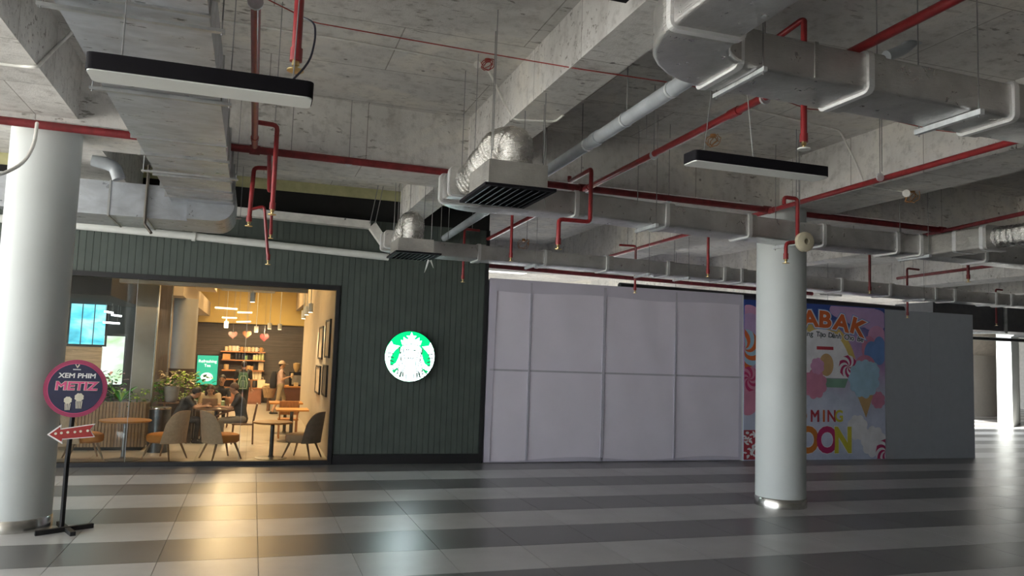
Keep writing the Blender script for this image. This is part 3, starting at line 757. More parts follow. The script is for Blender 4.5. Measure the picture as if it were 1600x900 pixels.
coil('orange cable coil under the beam right of the conduit', P(1425,307,z=4.43), .09, 3)
coil('brown cable coil hanging in the bright bay above the hoarding left end', P(818,382,y=16.8), .12, 3)
m = MB(); tag(obj('junction_box', MB().cyl(P(746,101,z=5.2), P(746,101,z=5.25), .04, 12), M['conduit'], None, True), 'small round junction box on the left slab', 'junction box')
tag(obj('junction_box', MB().cyl(P(1416,302,z=4.44), P(1416,302,z=4.5), .05, 12), M['conduit'], None, True), 'small white junction box under the right beam', 'junction box')
tag(obj('cable_roll', MB().lathe([(.10,-.05),(.13,-.03),(.13,.03),(.10,.05),(.04,.05),(.04,-.05)], P(1257,378,y=8.45), 18, 'y'), plain('cream roll', (.62,.57,.42), .7), None, True), 'cream roll tucked beside the duct at the right column top', 'roll')
tag(obj('black_bracket', MB().box(P(966,-6,z=4.68) - Vector((.10,.08,.0)), P(966,-6,z=4.68) + Vector((.10,.08,.10))), M['lamp_black']), 'small black bracket box under the central beam at the top edge', 'bracket')
# loose hanger rods left in the ceiling
k = 0
for (px, py, yy, pb) in ((770,50,6.6,235),(720,120,8.2,300),(848,70,7.4,255),(1010,160,8.6,215),(1047,180,9.0,216),(455,155,9.0,235),(430,130,7.2,190),(1378,180,6.5,268),(1408,300,10.5,385),(1334,300,10.8,390),(1440,330,11,395),(700,300,12.4,376),(688,300,12.8,380),(1248,330,8.9,375)):
    q = P(px,pb,y=yy); m = MB(); rod(m, q.x, yy, q.z, None, .005)
    o = obj('threaded_rod', m, M['rod'], ce)

# --- ceiling lamps
def linear_lamp(label, xa, xb_, y0, zb, tops):
    w, h = .20, .085
    t = thing('linear_lamp', label, 'lamp', ((xa+xb_)/2, y0+w/2, zb))
    pr = rrect(xb_-xa, w, .035, 3)
    c = Vector(((xa+xb_)/2, y0+w/2, 0))
    pl = [(c.x+a, c.y+b, zb+.004) for a, b in pr]
    obj('housing', MB().poly(pl, (0,0,1), h), M['lamp_black'], t, True)
    pr = rrect(xb_-xa-.012, w-.012, .030, 3); pl = [(c.x+a, c.y+b, zb-.004) for a, b in pr]
    obj('diffuser', MB().poly(pl, (0,0,1), .0075), M['lamp_white'], t)
    for (x, dx) in tops:
        obj('suspension_wire', MB().tube([(x,y0+w/2,zb+h),(x+dx,y0+w/2,SZ)], .004, 5), M['rod'], t)
    return t
linear_lamp('long black linear ceiling lamp at the upper left under the galvanised duct', P(131,100,y=4.2).x, P(490,148,y=4.2).x, 4.2, P(300,128,y=4.2).z, ((-.72,.0),(.12,.03)))
linear_lamp('black linear ceiling lamp right of the centre above the right column', P(1086,243,y=5.4).x, P(1297,272,y=5.4).x, 5.4, P(1190,263,y=5.4).z, ((3.42,.18),(3.9,-.16)))

# --- dark services far right behind the hoarding
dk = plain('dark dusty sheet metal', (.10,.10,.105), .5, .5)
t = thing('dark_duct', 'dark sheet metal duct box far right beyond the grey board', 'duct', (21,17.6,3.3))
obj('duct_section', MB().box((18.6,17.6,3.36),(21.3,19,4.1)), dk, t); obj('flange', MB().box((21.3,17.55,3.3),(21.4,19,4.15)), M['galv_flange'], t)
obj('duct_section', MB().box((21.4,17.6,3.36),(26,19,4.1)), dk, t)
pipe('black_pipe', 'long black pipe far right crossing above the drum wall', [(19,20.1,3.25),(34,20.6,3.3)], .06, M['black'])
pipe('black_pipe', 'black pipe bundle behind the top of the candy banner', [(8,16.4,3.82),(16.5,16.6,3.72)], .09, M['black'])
t = bpy.data.objects['black_pipe.001']; m = MB(); rod(m, 9.5, 16.43, 3.85); rod(m, 14, 16.53, 3.8); obj('hanger_rod', m, M['rod'], t)
# ================================================================== SIGNS AND PRINTED BANNER
def text(name, body, size, m, parent, x, y, z, ext=.002, off=0.0, shear=0.0, align='CENTER', rot=0.0, spacing=1.0, sx=1.0):
    """raised lettering facing the camera side (-y), base line at z"""
    cu = bpy.data.curves.new(name, 'FONT'); cu.body = body; cu.size = size; cu.extrude = ext; cu.bevel_depth = off; cu.bevel_resolution = 0
    cu.shear = shear; cu.align_x = align; cu.space_character = spacing; cu.resolution_u = 4
    to = bpy.data.objects.new('tmp', cu); COL.objects.link(to)
    dg = bpy.context.evaluated_depsgraph_get()
    me = bpy.data.meshes.new_from_object(to.evaluated_get(dg))
    bpy.data.objects.remove(to); bpy.data.curves.remove(cu)
    me.name = name
    me.polygons.foreach_set('use_smooth', [False]*len(me.polygons))
    for v in me.vertices: v.co.z *= ext/(ext+off) if off else 1.0
    me.transform(Matrix.Rotation(PI/2, 4, 'X') @ Matrix.Rotation(rot, 4, 'Z') @ Matrix.Scale(sx, 4, (1,0,0)))
    me.materials.clear(); me.materials.append(m)
    return link(name, me, parent, (x, y, z))
def flat(name, pts, y, m, parent, d=.003):
    """flat printed or cut shape facing -y; pts are (x, z)"""
    return obj(name, MB().poly([(a, y, b) for a, b in pts], (0,1,0), d), m, parent, tri=True)
def oval(cx, cz, rx, rz, n=28, a0=0, rot=0):
    c, s = math.cos(rot), math.sin(rot)
    return [(cx + rx*math.cos(t)*c - rz*math.sin(t)*s, cz + rx*math.cos(t)*s + rz*math.sin(t)*c) for t in [a0 + 2*PI*i/n for i in range(n)]]
def puff(cx, cz, r, k=9, amp=.16, n=54, ph=0.0):
    return [(cx + r*(1+amp*abs(math.sin(k*t/2+ph)))*math.cos(t), cz + r*(1+amp*abs(math.sin(k*t/2+ph)))*math.sin(t)) for t in [2*PI*i/n for i in range(n)]]

# --- round lit logo on the green wall
LG = thing('logo_sign', 'round backlit green and white mermaid logo on the green boarded wall', 'sign', (2.87, WY-.05, 2.04))
lg_g = emis('lit green acrylic', (.0, .62, .16), 1.0)
lg_w = emis('lit white acrylic', (.80, .95, 1.0), 7.0)
lg_l = plain('grey green line', (.10,.22,.16), .6)
cx, cz, rr = 2.87, 2.045, .478
y0 = WY - .105
obj('case', MB().cyl((cx,y0+.004,cz), (cx,WY-.002,cz), rr+.006, 64), M['black'], LG, True)
obj('green_face', MB().cyl((cx,y0,cz), (cx,y0+.006,cz), rr, 64), lg_g, LG)
def S(pts): return [(cx + a*rr, cz + b*rr) for a, b in pts]
crown = [(-.33,.45),(-.39,.64),(-.28,.60),(-.29,.76),(-.15,.67),(-.06,.70),(-.17,.82),(-.03,.82),(.03,.97),(.09,.82),(.23,.82),(.12,.70),(.21,.67),(.35,.76),(.34,.60),(.45,.64),(.39,.45),(.21,.485),(.03,.50),(-.15,.485)]
flat('crown', S(crown), y0-.004, lg_w, LG)
arc = lambda a0, a1, n, r=.995: [(r*math.cos(math.radians(a0+(a1-a0)*i/n)), r*math.sin(math.radians(a0+(a1-a0)*i/n))) for i in range(n+1)]
tl = [(-.985,.10),(-.93,.34),(-.77,.58),(-.70,.44),(-.42,.40),(-.60,.24),(-.71,.10),(-.77,-.05),(-.80,-.22),(-.77,-.42),(-.55,-.28),(-.46,-.08),(-.40,.16),(-.38,.32),(-.32,.40),(-.15,.46),(.03,.475)]
tr_ = [(.06-a, b) for a, b in tl[:-1]][::-1]
tr_ = [(min(a, math.sqrt(max(0,.99-b*b))), b) for a, b in tr_]
body = tl + tr_ + arc(5, -185, 60)[1:-1]
flat('siren_body', S(body), y0-.004, lg_w, LG)
for sgn in (1, -1):
    q = [(-.40,-.44),(-.60,-.70),(-.73,-.58)]
    flat('green_gap', S([(a if sgn == 1 else .06-a, b) for a, b in (q if sgn == 1 else q[::-1])]), y0-.008, lg_g, LG)
ln = MB()
def line(pts, w=.006):
    ln.tube([Vector((cx+a*rr, y0-.0085, cz+b*rr)) for a, b in pts], w*rr*2.2, 6)
for sg in (1, -1):
    X = lambda a: .03 + sg*a
    for k, a0 in enumerate((.36,.26,.45,)):
        line([(X(a0 + .05*math.sin(t*7+k)), .34 - 1.18*t + .02*k) for t in [i/14 for i in range(15)]], .010)
    for i in range(5):
        b = .12 - .15*i; line([(X(.70-.01*i), b-.05), (X(.84), b), (X(.95-.03*i), b-.03)], .012)
    for i in range(5):
        a = math.radians(-45 - i*9); line([(X(.98*math.cos(a)), .98*math.sin(a)), (X(.72*math.cos(a+.06)), .70*math.sin(a+.06))], .010)
    line([(X(.07), .27), (X(.14), .24), (X(.21), .27)], .014)
    line([(X(.02), .17), (X(.02), .08)], .008)
line([(-.10,-.06),(-.03,-.085),(.03,-.075),(.09,-.085),(.16,-.06)], .014)
line([(-.30,.44),(.03,.50),(.36,.44)], .010)
obj('line_work', ln, lg_l, LG)

# --- sign stand with disc and arrow
navy = plain('navy print', (.018,.020,.060), .45); mag = plain('magenta rim', (.33,.035,.10), .45)
pink = plain('pink print', (.62,.08,.22), .45); cream = plain('cream print', (.66,.62,.50), .5); wht = plain('white print', (.75,.75,.74), .5)
arrow_red = plain('arrow red', (.34,.028,.025), .45)
ST = thing('sign_stand', 'black cinema sign stand with round navy disc and red arrow beside the left column', 'sign', (-1.9, 10.02, 0))
obj('post', MB().tube([(-1.905,10.02,.0),(-1.90,9.99,.75),(-1.86,9.885,1.32)], .026, 4), M['black'], ST)
obj('foot_bar', MB().hexa([(-2.13,9.84,0),(-2.11,9.79,0),(-1.60,10.12,0),(-1.63,10.16,0)], [(-2.13,9.84,.05),(-2.11,9.79,.05),(-1.60,10.12,.05),(-1.63,10.16,.05)]), M['black'], ST)
obj('foot_bar', MB().hexa([(-1.76,9.72,0),(-1.71,9.74,0),(-1.97,10.34,0),(-2.02,10.32,0)], [(-1.76,9.72,.045),(-1.71,9.74,.045),(-1.97,10.34,.045),(-2.02,10.32,.045)]), M['black'], ST)
dc_ = P(118,607,y=9.84); dx, dz, dr = dc_.x, dc_.z, .318
dsc = obj('disc', MB().cyl((dx,9.84,dz), (dx,9.862,dz), dr, 56), mag, ST)
obj('ring', MB().cyl((dx,9.837,dz), (dx,9.841,dz), dr*.875, 56), pink, dsc)
obj('face', MB().cyl((dx,9.834,dz), (dx,9.839,dz), dr*.855, 56), navy, dsc)
text('lettering', 'XEM PHIM', .073, wht, dsc, dx+.01, 9.833, dz+.118, .002, .0022, .06, sx=1.12)
text('lettering', 'METIZ', .128, cream, dsc, dx+.005, 9.833, dz-.015, .001, .0075, .06, sx=1.18)
text('lettering', 'METIZ', .128, pink, dsc, dx+.005, 9.8315, dz-.015, .001, .004, .06, sx=1.18)
flat('emblem', [(dx-.022,dz+.268),(dx-.010,dz+.268),(dx+.002,dz+.242),(dx+.016,dz+.270),(dx+.028,dz+.262),(dx+.004,dz+.224)], 9.832, cream, dsc)
flat('emblem', [(dx-.038,dz+.205),(dx+.040,dz+.205),(dx+.040,dz+.215),(dx-.038,dz+.215)], 9.832, wht, dsc)
for (ox, oz, k, tilt) in ((-.065,-.155,1.0,-.12), (.045,-.125,1.15,.28)):           # two plain popcorn tubs
    flat('popcorn_tub', [(dx+ox-.035*k,dz+oz-.01),(dx+ox-.026*k+tilt*.1,dz+oz-.085*k),(dx+ox+.026*k-tilt*.05,dz+oz-.085*k),(dx+ox+.035*k,dz+oz-.01)], 9.832, navy, dsc)
    for i in range(4):
        xx = -.028 + i*.0165
        flat('popcorn_stripe', [(dx+ox+xx*k,dz+oz-.012),(dx+ox+xx*.8*k,dz+oz-.083*k),(dx+ox+(xx*.8+.007)*k,dz+oz-.083*k),(dx+ox+(xx+.009)*k,dz+oz-.012)], 9.8305, cream, dsc)
    flat('popcorn_top', puff(dx+ox, dz+oz+.025*k, .036*k, 8, .15), 9.8305, cream, dsc)
def AR(px, py): q = P(px, py, y=9.82); return (q.x, q.z)
wh = plain('white arrow edge', (.78,.76,.74), .5)
ar = flat('arrow_board', [AR(73,679),AR(96,663),AR(95,670),AR(149,662),AR(141,672),AR(148,683),AR(97,687),AR(97,694)], 9.825, wh, ST, .02)
flat('arrow_face', [AR(77,679),AR(94,667),AR(94,671.5),AR(147,663.5),AR(140,672),AR(146,682),AR(97,685.5),AR(96,690)], 9.82, arrow_red, ar, .004)
for (px, py) in ((87,677.5),(96,676.5),(106,675.5),(117,675),(126,674),(137,673)):
    q = AR(px, py); flat('bulb_dot', oval(q[0], q[1], .014, .014, 12), 9.817, cream, ar)

# --- candy shop banner
def print_mat(name):
    m, nt, b = new_mat(name)
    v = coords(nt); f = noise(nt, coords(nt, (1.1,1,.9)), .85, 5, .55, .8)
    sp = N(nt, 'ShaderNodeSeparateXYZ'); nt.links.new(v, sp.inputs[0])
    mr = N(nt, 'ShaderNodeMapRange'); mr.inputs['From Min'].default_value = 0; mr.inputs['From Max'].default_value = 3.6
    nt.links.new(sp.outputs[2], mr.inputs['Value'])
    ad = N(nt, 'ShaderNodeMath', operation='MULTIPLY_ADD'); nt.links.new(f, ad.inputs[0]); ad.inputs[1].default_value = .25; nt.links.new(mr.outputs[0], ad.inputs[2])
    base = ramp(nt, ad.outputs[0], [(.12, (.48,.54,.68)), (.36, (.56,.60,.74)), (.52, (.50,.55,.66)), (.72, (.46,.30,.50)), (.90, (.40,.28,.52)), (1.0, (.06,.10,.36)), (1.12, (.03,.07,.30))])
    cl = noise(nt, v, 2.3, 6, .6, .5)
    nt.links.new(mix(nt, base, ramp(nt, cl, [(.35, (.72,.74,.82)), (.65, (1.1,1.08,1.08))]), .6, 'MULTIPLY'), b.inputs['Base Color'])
    b.inputs['Roughness'].default_value = .55
    return m
BN = thing('candy_banner', 'printed candy shop banner board behind the right white column', 'banner', (12.35, WY, 0))
BY = WY - .05
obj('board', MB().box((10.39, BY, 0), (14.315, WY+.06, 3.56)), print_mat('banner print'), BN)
pm = {k: plain('print ' + k, c, .55, var=.1, scale=4) for k, c in dict(orange=(.62,.13,.035), white=(.72,.72,.76), sky=(.16,.30,.58), ink=(.03,.05,.06), cream=(.60,.54,.42),
      pink=(.58,.30,.48), lilac=(.46,.32,.56), blue=(.14,.26,.55), pale_blue=(.34,.52,.66), red=(.40,.04,.06), crimson=(.44,.03,.13), amber=(.52,.17,.03), yellow=(.52,.47,.05), navy=(.02,.025,.07), gold=(.60,.45,.14), tan=(.50,.33,.16), green=(.18,.32,.24), rose=(.55,.22,.33)).items()}
def Q(px, py): q = P(px, py, y=BY); return (q.x, q.z)
LAY = [0]
def pr(name, pts, mk, lay):
    LAY[0] += 1; d = .0015*lay + .000012*LAY[0]
    return flat(name, pts, BY - d, pm[mk], BN, d)
# balloons and puffs
for (px, py, rx, rz, mk) in ((1345,492,.52,.30,'lilac'),(1366,500,.42,.26,'lilac'),(1318,485,.40,.20,'lilac'),(1370,525,.26,.24,'pink'),(1358,545,.22,.30,'rose'),(1374,548,.20,.34,'blue'),(1362,553,.22,.30,'blue'),(1352,572,.30,.26,'rose'),(1170,497,.34,.30,'pink'),(1172,510,.3,.3,'lilac'),(1168,625,.30,.34,'rose')):
    c = Q(px, py); pts = oval(c[0], c[1], rx, rz)
    pts = [(min(max(a, 10.40), 14.30), min(b, 3.54)) for a, b in pts]
    pr('balloon', pts, mk, 1)
# arch
c = Q(1284,590)
out = [(c[0] + 1.02*math.cos(t), c[1] + 1.30*math.sin(t)) for t in [PI*i/24 for i in range(25)]]
inn = [(c[0] + .86*math.cos(t), c[1] + 1.13*math.sin(t)) for t in [PI*i/24 for i in range(25)]][::-1]
pr('arch_inside', inn, 'white', 2); pr('arch', out + inn, 'gold', 3)
pr('doorway', oval(*Q(1291,570), .20, .26), 'tan', 3)
pr('sign_strip', [Q(1276,541), Q(1302,542), Q(1302,547), Q(1276,546)], 'red', 3)
pr('lawn', [Q(1262,590), Q(1325,592), Q(1320,606), Q(1262,604)], 'green', 2)
def lolly(px, py, r, a, b, lay=4, n=6):
    c = Q(px, py); X_ = lambda p: (min(max(p[0], 10.40), 14.30), max(p[1], .01))
    pr('lollipop', [X_(p) for p in oval(c[0], c[1], r, r)], a, lay)
    for k in range(n):
        a0 = 2*PI*k/n
        e1 = [(c[0]+r*t*math.cos(a0+1.6*t), c[1]+r*t*math.sin(a0+1.6*t)) for t in [i/8 for i in range(9)]]
        e2 = [(c[0]+r*t*math.cos(a0+1.6*t+PI/n), c[1]+r*t*math.sin(a0+1.6*t+PI/n)) for t in [i/8 for i in range(8,0,-1)]]
        pr('lollipop_swirl', [X_(p) for p in e1 + e2], b, lay+1)
lolly(1325,573,.27,'white','crimson'); lolly(1163,545,.44,'pale_blue','orange'); lolly(1384,706,.30,'white','crimson'); lolly(1170,592,.28,'rose','crimson')
# candy floss puffs in place of the printed figures
pr('candy_floss', puff(*Q(1273,600), .30, 9), 'rose', 3); pr('candy_floss', puff(*Q(1277,572), .17, 7), 'pink', 4)
pr('candy_floss', puff(*Q(1350,592), .40, 11), 'pale_blue', 5); pr('candy_floss', puff(*Q(1362,580), .20, 8, ph=.6), 'pale_blue', 6)
pr('candy_cone', [Q(1335,606), Q(1367,608), Q(1353,652)], 'tan', 4)
pr('cloud', puff(*Q(1340,668), .26, 8), 'white', 2); pr('cloud', puff(*Q(1365,690), .32, 9), 'white', 2); pr('cloud', puff(*Q(1372,625), .18, 8), 'rose', 2)
# sweets at the lower left
c0 = Q(1159,672); c1 = Q(1182,722)
pr('sweets_patch', [(10.40,.02),(c1[0],.02),(c1[0],c0[1]),(10.40,c0[1])], 'red', 2)
rnd = random.Random(3)
for i in range(34):
    a = rnd.uniform(10.43, c1[0]-.04); b = rnd.uniform(.06, c0[1]-.05)
    pr('sweet', oval(a, b, .045, .022, 10, 0, rnd.uniform(-1,1)), 'white', 3)
# lettering
for ch, px, py, r_ in (('A',1266,510,.06),('B',1288,511,-.04),('A',1313,516,-.16),('K',1337,522,-.30)):
    q = Q(px, py)
    for (mk, off, lay) in (('sky',.055,4),('white',.040,5),('orange',.020,6)):
        text('letter', ch, .52, pm[mk], BN, q[0], BY-.0015*lay-.002, q[1], .0008, off, 0, 'CENTER', r_, sx=1.22)
sub = 'áng Tạo Dành Cho Bé'
for i, ch in enumerate(sub):
    if ch == ' ': continue
    u = i/(len(sub)-1); q = Q(1258 + u*88, 524.5 + u*4.0 + u*u*5.5)
    for (mk, off, lay) in (('white',.022,4),('ink',.003,5)):
        text('letter', ch, .165, pm[mk], BN, q[0], BY-.0015*lay, q[1], .0008, off, 0, 'CENTER', -.02-.20*u, sx=1.1)
for ch, px, mk in (('C',1240,'red'),('O',1253,'amber'),('M',1273,'red'),('I',1287,'orange'),('N',1299,'red'),('G',1310.5,'yellow')):
    q = Q(px, 658.5); text('letter', ch, .37, pm[mk], BN, q[0], BY-.006-.00002*px+.024, q[1], .0008, .010, 0, 'CENTER', 0, sx=.92)
for ch, px, mk, sx in (('S',1206,'crimson',1),('O',1262,'amber',.92),('O',1292,'crimson',.92),('N',1317,'yellow',.85)):
    q = Q(px, 706)
    text('letter', ch, .80, pm['white'], BN, q[0], BY-.005-.00002*px+.024, q[1], .0006, .045, 0, 'CENTER', 0, sx=sx)
    text('letter', ch, .80, pm[mk], BN, q[0], BY-.0085-.00002*px+.024, q[1], .0008, .032, 0, 'CENTER', 0, sx=sx)
# ================================================================== CAFE BEHIND THE GLASS
warm_wall = plain('warm grey plaster', (.50,.44,.36), .8, var=.06, scale=2)
yellow = plain('yellow ochre plaster', (.56,.42,.15), .85, var=.1, scale=1.2)
dkwood = wood('dark brown planks', (.075,.058,.045), 'x', .55, 2.5)
midwood = wood('slatted walnut', (.24,.17,.11), 'z', .5)
oak = wood('pale oak', (.42,.28,.16), 'z', .5); oakx = wood('warm oak top', (.62,.28,.07), 'x', .4)
grey_clad = plain('grey column cladding', (.26,.27,.27), .4, var=.06)
BACK = 32.0
struct('wall_cafe_left', MB().box((-9.7, WY+.16, 0), (-9.5, BACK+.3, SZ)), plain('dark plaster', (.10,.095,.09), .8))
wb = struct('wall_cafe_back', MB().box((-9.5, BACK+.06, 0), (XE-.12, BACK+.3, SZ)), M['void_black'])
for i in range(11):                             # dark horizontal planks, each its own board
    obj('plank', MB().box((-2.3, BACK-.02, .03+i*.27), (4.2, BACK+.05, .03+i*.27+.262)), dkwood, wb)
obj('soffit', MB().box((-9.5, BACK-.6, 3.02), (4.2, BACK+.06, SZ)), yellow, wb)
wr2 = struct('wall_cafe_right', MB().box((1.50, WY+.16, 0), (1.62, 25.6, 3.6)).box((1.50, WY+.16, 3.6), (1.62, BACK-.6, SZ)), warm_wall)
obj('grey_panel', MB().box((1.63, 25.6, 0), (4.2, 25.75, 3.6)), M['hoard_white'], wr2)
# slatted wood wall on the left of the main room
wl2 = struct('wall_cafe_slats', MB().box((-2.12, 20.6, 0), (-2.05, BACK-.05, 3.25)), dkwood)
sl = MB()
for i in range(70):
    y = 20.65 + i*.155; sl.box((-2.05, y, .02), (-2.0, y+.11, 3.25))
o = obj('slat', sl, midwood, wl2); o['kind'] = 'stuff'
obj('bulkhead', MB().box((-2.5, 19.5, 3.25), (-1.6, BACK-.6, 3.75)), warm_wall, wl2)
struct('trim_4', MB().box((-4.6, 16.0, 2.98), (-2.55, 20.5, SZ)), M['void_black'])       # black soffit box over the lounge
struct('wall_lounge', MB().box((-9.4, 21.2, 0), (-2.1, 21.4, SZ)), plain('lounge dark wall', (.085,.08,.075), .7))

# clad columns inside
def clad(x0, y0, w, z0, z1, m, label, name='clad_column'):
    t = thing(name, label, 'column', (x0+w/2, y0+w/2, 0))
    obj('shaft', MB().box((x0,y0,z0), (x0+w,y0+w,z1)).box((x0-.01,y0-.01,0),(x0+w+.01,y0+w+.01,.1)), m, t)
    obj('edge_trim', MB().box((x0+w,y0-.008,.1),(x0+w+.02,y0+.03,z1)), M['steel'], t)
    return t
a = P(207,560,y=18.2); b = P(240,560,y=18.2)
clad(a.x, 18.2, b.x-a.x, 0, 3.9, grey_clad, 'tall grey clad column inside the shop window')
a = P(242,560,y=19.4); b = P(262,560,y=19.4)
clad(a.x, 19.4, b.x-a.x, 0, 3.9, wood('shaded walnut', (.11,.085,.065), 'z', .5), 'brown wood clad column beside the grey one inside the cafe')
a = P(264,520,y=20.2); t = thing('round_column', 'round cafe column, white above and dark wood below', 'column', (a.x+.3, 20.7, 0))
obj('shaft', MB().cyl((a.x+.3,20.7,1.55),(a.x+.3,20.7,3.25),.28,32), plain('grey white paint', (.40,.42,.45), .6, var=.04), t, True)
obj('wood_base', MB().cyl((a.x+.3,20.7,0),(a.x+.3,20.7,1.55),.30,32), dkwood, t, True)

# glowing window / screens at the far left
blue_pane = emis('bright blue daylight pane', (.10,.62,.85), 1.0)
def scr_mat(name, c0, c1, c2, s):
    m, nt, b = new_mat(name); f = noise(nt, coords(nt, (1,1,2.2)), 1.6, 4, .5, .5)
    c = ramp(nt, f, [(.3, c0), (.5, c1), (.7, c2)]); nt.links.new(c, b.inputs['Emission Color']); b.inputs['Emission Strength'].default_value = s
    b.inputs['Base Color'].default_value = (0,0,0,1); b.inputs['Roughness'].default_value = .2; return m
w2_ = struct('window_2', MB().box((-4.05,20.1,2.02),(-3.22,20.16,2.06)).box((-4.05,20.1,3.12),(-3.22,20.16,3.16)).box((-4.05,20.1,2.06),(-4.01,20.16,3.12)).box((-3.26,20.1,2.06),(-3.22,20.16,3.12)), M['black'])
for i in range(3):
    x0 = -4.01 + i*.25; obj('pane', MB().box((x0+.012,20.12,2.06),(x0+.238,20.14,3.12)), scr_mat('blue daylight', (.03,.30,.42), (.10,.62,.80), (.45,.90,.95), 1.0), w2_)
t = thing('light_box', 'glowing pale green lit poster box behind the plants at far left', 'poster', (-3.1,20.3,1.0))
obj('lit_face', MB().box((-3.33,20.28,1.15),(-2.86,20.30,2.27)), scr_mat('pale poster', (.55,.85,.45), (.85,1.0,.85), (1,1,1), .8), t)
obj('case', MB().box((-3.36,20.30,1.10),(-2.83,20.36,2.30)).box((-3.2,20.31,0),(-3.0,20.35,1.1)), M['black'], t)
tag(obj('tan_board', MB().box((-4.1,20.0,1.35),(-3.28,20.06,2.0)), wood('tan board', (.62,.47,.30), 'x', .5)), 'tan wooden board under the blue pane at the far left', 'board')
gs = thing('menu_screen', 'green upright menu screen lit behind the cafe plants', 'screen', (-1.5,24.0,0))
a, b = P(309,555,y=24.0), P(339,592,y=24.0)
obj('case', MB().box((a.x-.03,24.01,b.z-.2),(b.x+.03,24.07,a.z+.03)).box((a.x+.2,24.02,0),(b.x-.2,24.06,b.z-.2)), M['black'], gs)
obj('lit_face', MB().box((a.x,23.99,b.z-.17),(b.x,24.012,a.z)), emis('screen teal', (.02,.30,.20), 1.0), gs)
lt = emis('screen lettering', (.75,.95,.88), 1.0)
text('lettering', 'Refreshing', .115, lt, gs, (a.x+b.x)/2, 23.985, a.z-.20, .001, .001)
text('lettering', 'Tea', .115, lt, gs, (a.x+b.x)/2, 23.985, a.z-.32, .001, .001)
flat('cup_picture', oval((a.x+b.x)/2, b.z+.05, .16, .12), 23.985, lt, gs)

# --- furniture prototypes (built at the origin, facing +x)
tan_fab = plain('tan upholstery', (.56,.42,.29), .85, var=.1, scale=20); seat_or = plain('orange seat cushion', (.60,.26,.06), .8, var=.1)
grey_fab = plain('grey brown upholstery', (.24,.20,.17), .85, var=.1, scale=20)
legw = wood('chair leg wood', (.26,.18,.11), 'z', .45); steelb = plain('dark steel', (.10,.10,.10), .4, .7)
def lounge_chair(name, label, loc, rz, shell, seatm):
    t = thing(name, label, 'chair', (0,0,0), 'lounge chairs by the shop window')
    st = []
    pr = [(a_+.035, b_) for a_, b_ in rrect(.55,.56,.22,5)]
    st = MB(); rings = [(.88,.31),(1.0,.34),(1.02,.42),(.97,.455),(.80,.475)]
    vs = [(a*k, b*k, z) for k, z in rings for a, b in pr]; n = len(pr)
    fs = [(r*n+i, r*n+(i+1)%n, (r+1)*n+(i+1)%n, (r+1)*n+i) for r in range(len(rings)-1) for i in range(n)]
    fs += [tuple(range(n))[::-1], tuple(range((len(rings)-1)*n, len(rings)*n))]
    st.add(vs, fs); obj('seat', st, seatm, t, True)
    # wrap-round back shell
    NA, NZ_ = 18, 10; th = .055; vs = []; fs = []
    for side in (0, 1):
        for j in range(NZ_+1):
            for i in range(NA+1):
                u = -1 + 2*i/NA; v = j/NZ_
                ang = PI + u*1.2
                hmax = .60*(1-.42*abs(u)**3.4)
                r = .345 + .02*v - side*th; lean = .07*v
                vs.append((r*math.cos(ang) - lean*.9, (r+.01)*math.sin(ang)*(1-.16*v), .31 + hmax*v))
    m = (NA+1)*(NZ_+1)
    for side in (0, 1):
        for j in range(NZ_):
            for i in range(NA):
                a = side*m + j*(NA+1)+i; q = (a, a+1, a+NA+2, a+NA+1); fs.append(q if side == 0 else q[::-1])
    for i in range(NA):
        fs.append((i, m+i, m+i+1, i+1)); k = NZ_*(NA+1)+i; fs.append((k, k+1, m+k+1, m+k))
    for j in range(NZ_):
        k = j*(NA+1); fs.append((k, k+NA+1, m+k+NA+1, m+k)); k += NA; fs.append((k, m+k, m+k+NA+1, k+NA+1))
    obj('backrest', MB().add(vs, fs), shell, t, True)
    obj('base_frame', MB().box((-.20,-.20,.315),(.20,.20,.34)), legw, t)
    for sx in (1,-1):
        for sy in (1,-1): obj('leg', MB().cyl((sx*.29,sy*.26,0),(sx*.17,sy*.17,.335),.014,10,.024), legw, t, True)
    t.location = loc; t.rotation_euler = (0,0,rz); ORG[t.name] = Vector(loc); return t
def at(px, py): q = P(px, py, z=0); return Vector((q.x, q.y, 0))
c2 = Vector((P(258,700,y=15.95).x, 15.95, 0)); c1 = Vector((P(130,700,y=16.0).x, 16.0, 0)); c3 = Vector((P(345,700,y=15.95).x, 15.95, 0)); c4 = Vector((P(472,700,y=15.95).x, 15.95, 0))
ch = lounge_chair('lounge_chair', 'tan lounge chair facing left, left of the pair at the shop window middle', c2, PI-.55, tan_fab, seat_or)
dup(ch, c1, .35, 'tan lounge chair with orange seat behind the red arrow sign')
dup(ch, c3, .5, 'tan lounge chair facing right, right of the pair at the shop window middle')
lounge_chair('lounge_chair', 'greyer lounge chair at the right end of the shop window facing left', c4, PI-.5, grey_fab, tan_fab)
def pedestal_table(label, loc, r, h, square=False, topm=oakx, legm=steelb):
    t = thing('cafe_table', label, 'table', loc)
    x, y, _ = loc
    if square: obj('tabletop', MB().box((x-r,y-r,h-.035),(x+r,y+r,h)), topm, t)
    else: obj('tabletop', MB().lathe([(r-.02,h-.035),(r,h-.02),(r,h-.008),(r-.008,h)], (x,y,0), 40), topm, t, True)
    obj('pedestal', MB().cyl((x,y,.02),(x,y,h-.035),.04,16), legm, t, True)
    obj('base_plate', MB().lathe([(.30,0),(.30,.010),(.06,.028),(.04,.06)], (x,y,0), 32), legm, t, True)
    return t
greyleg = plain('grey steel', (.28,.29,.30), .35, .7)
pedestal_table('round orange oak table at the left of the shop window', (P(193,700,y=15.9).x, 15.9, 0), .44, .72, False, oakx, greyleg)
pedestal_table('round oak table with dark pedestal at the right of the shop window', (P(424,700,y=15.95).x, 15.95, 0), .37, .70)
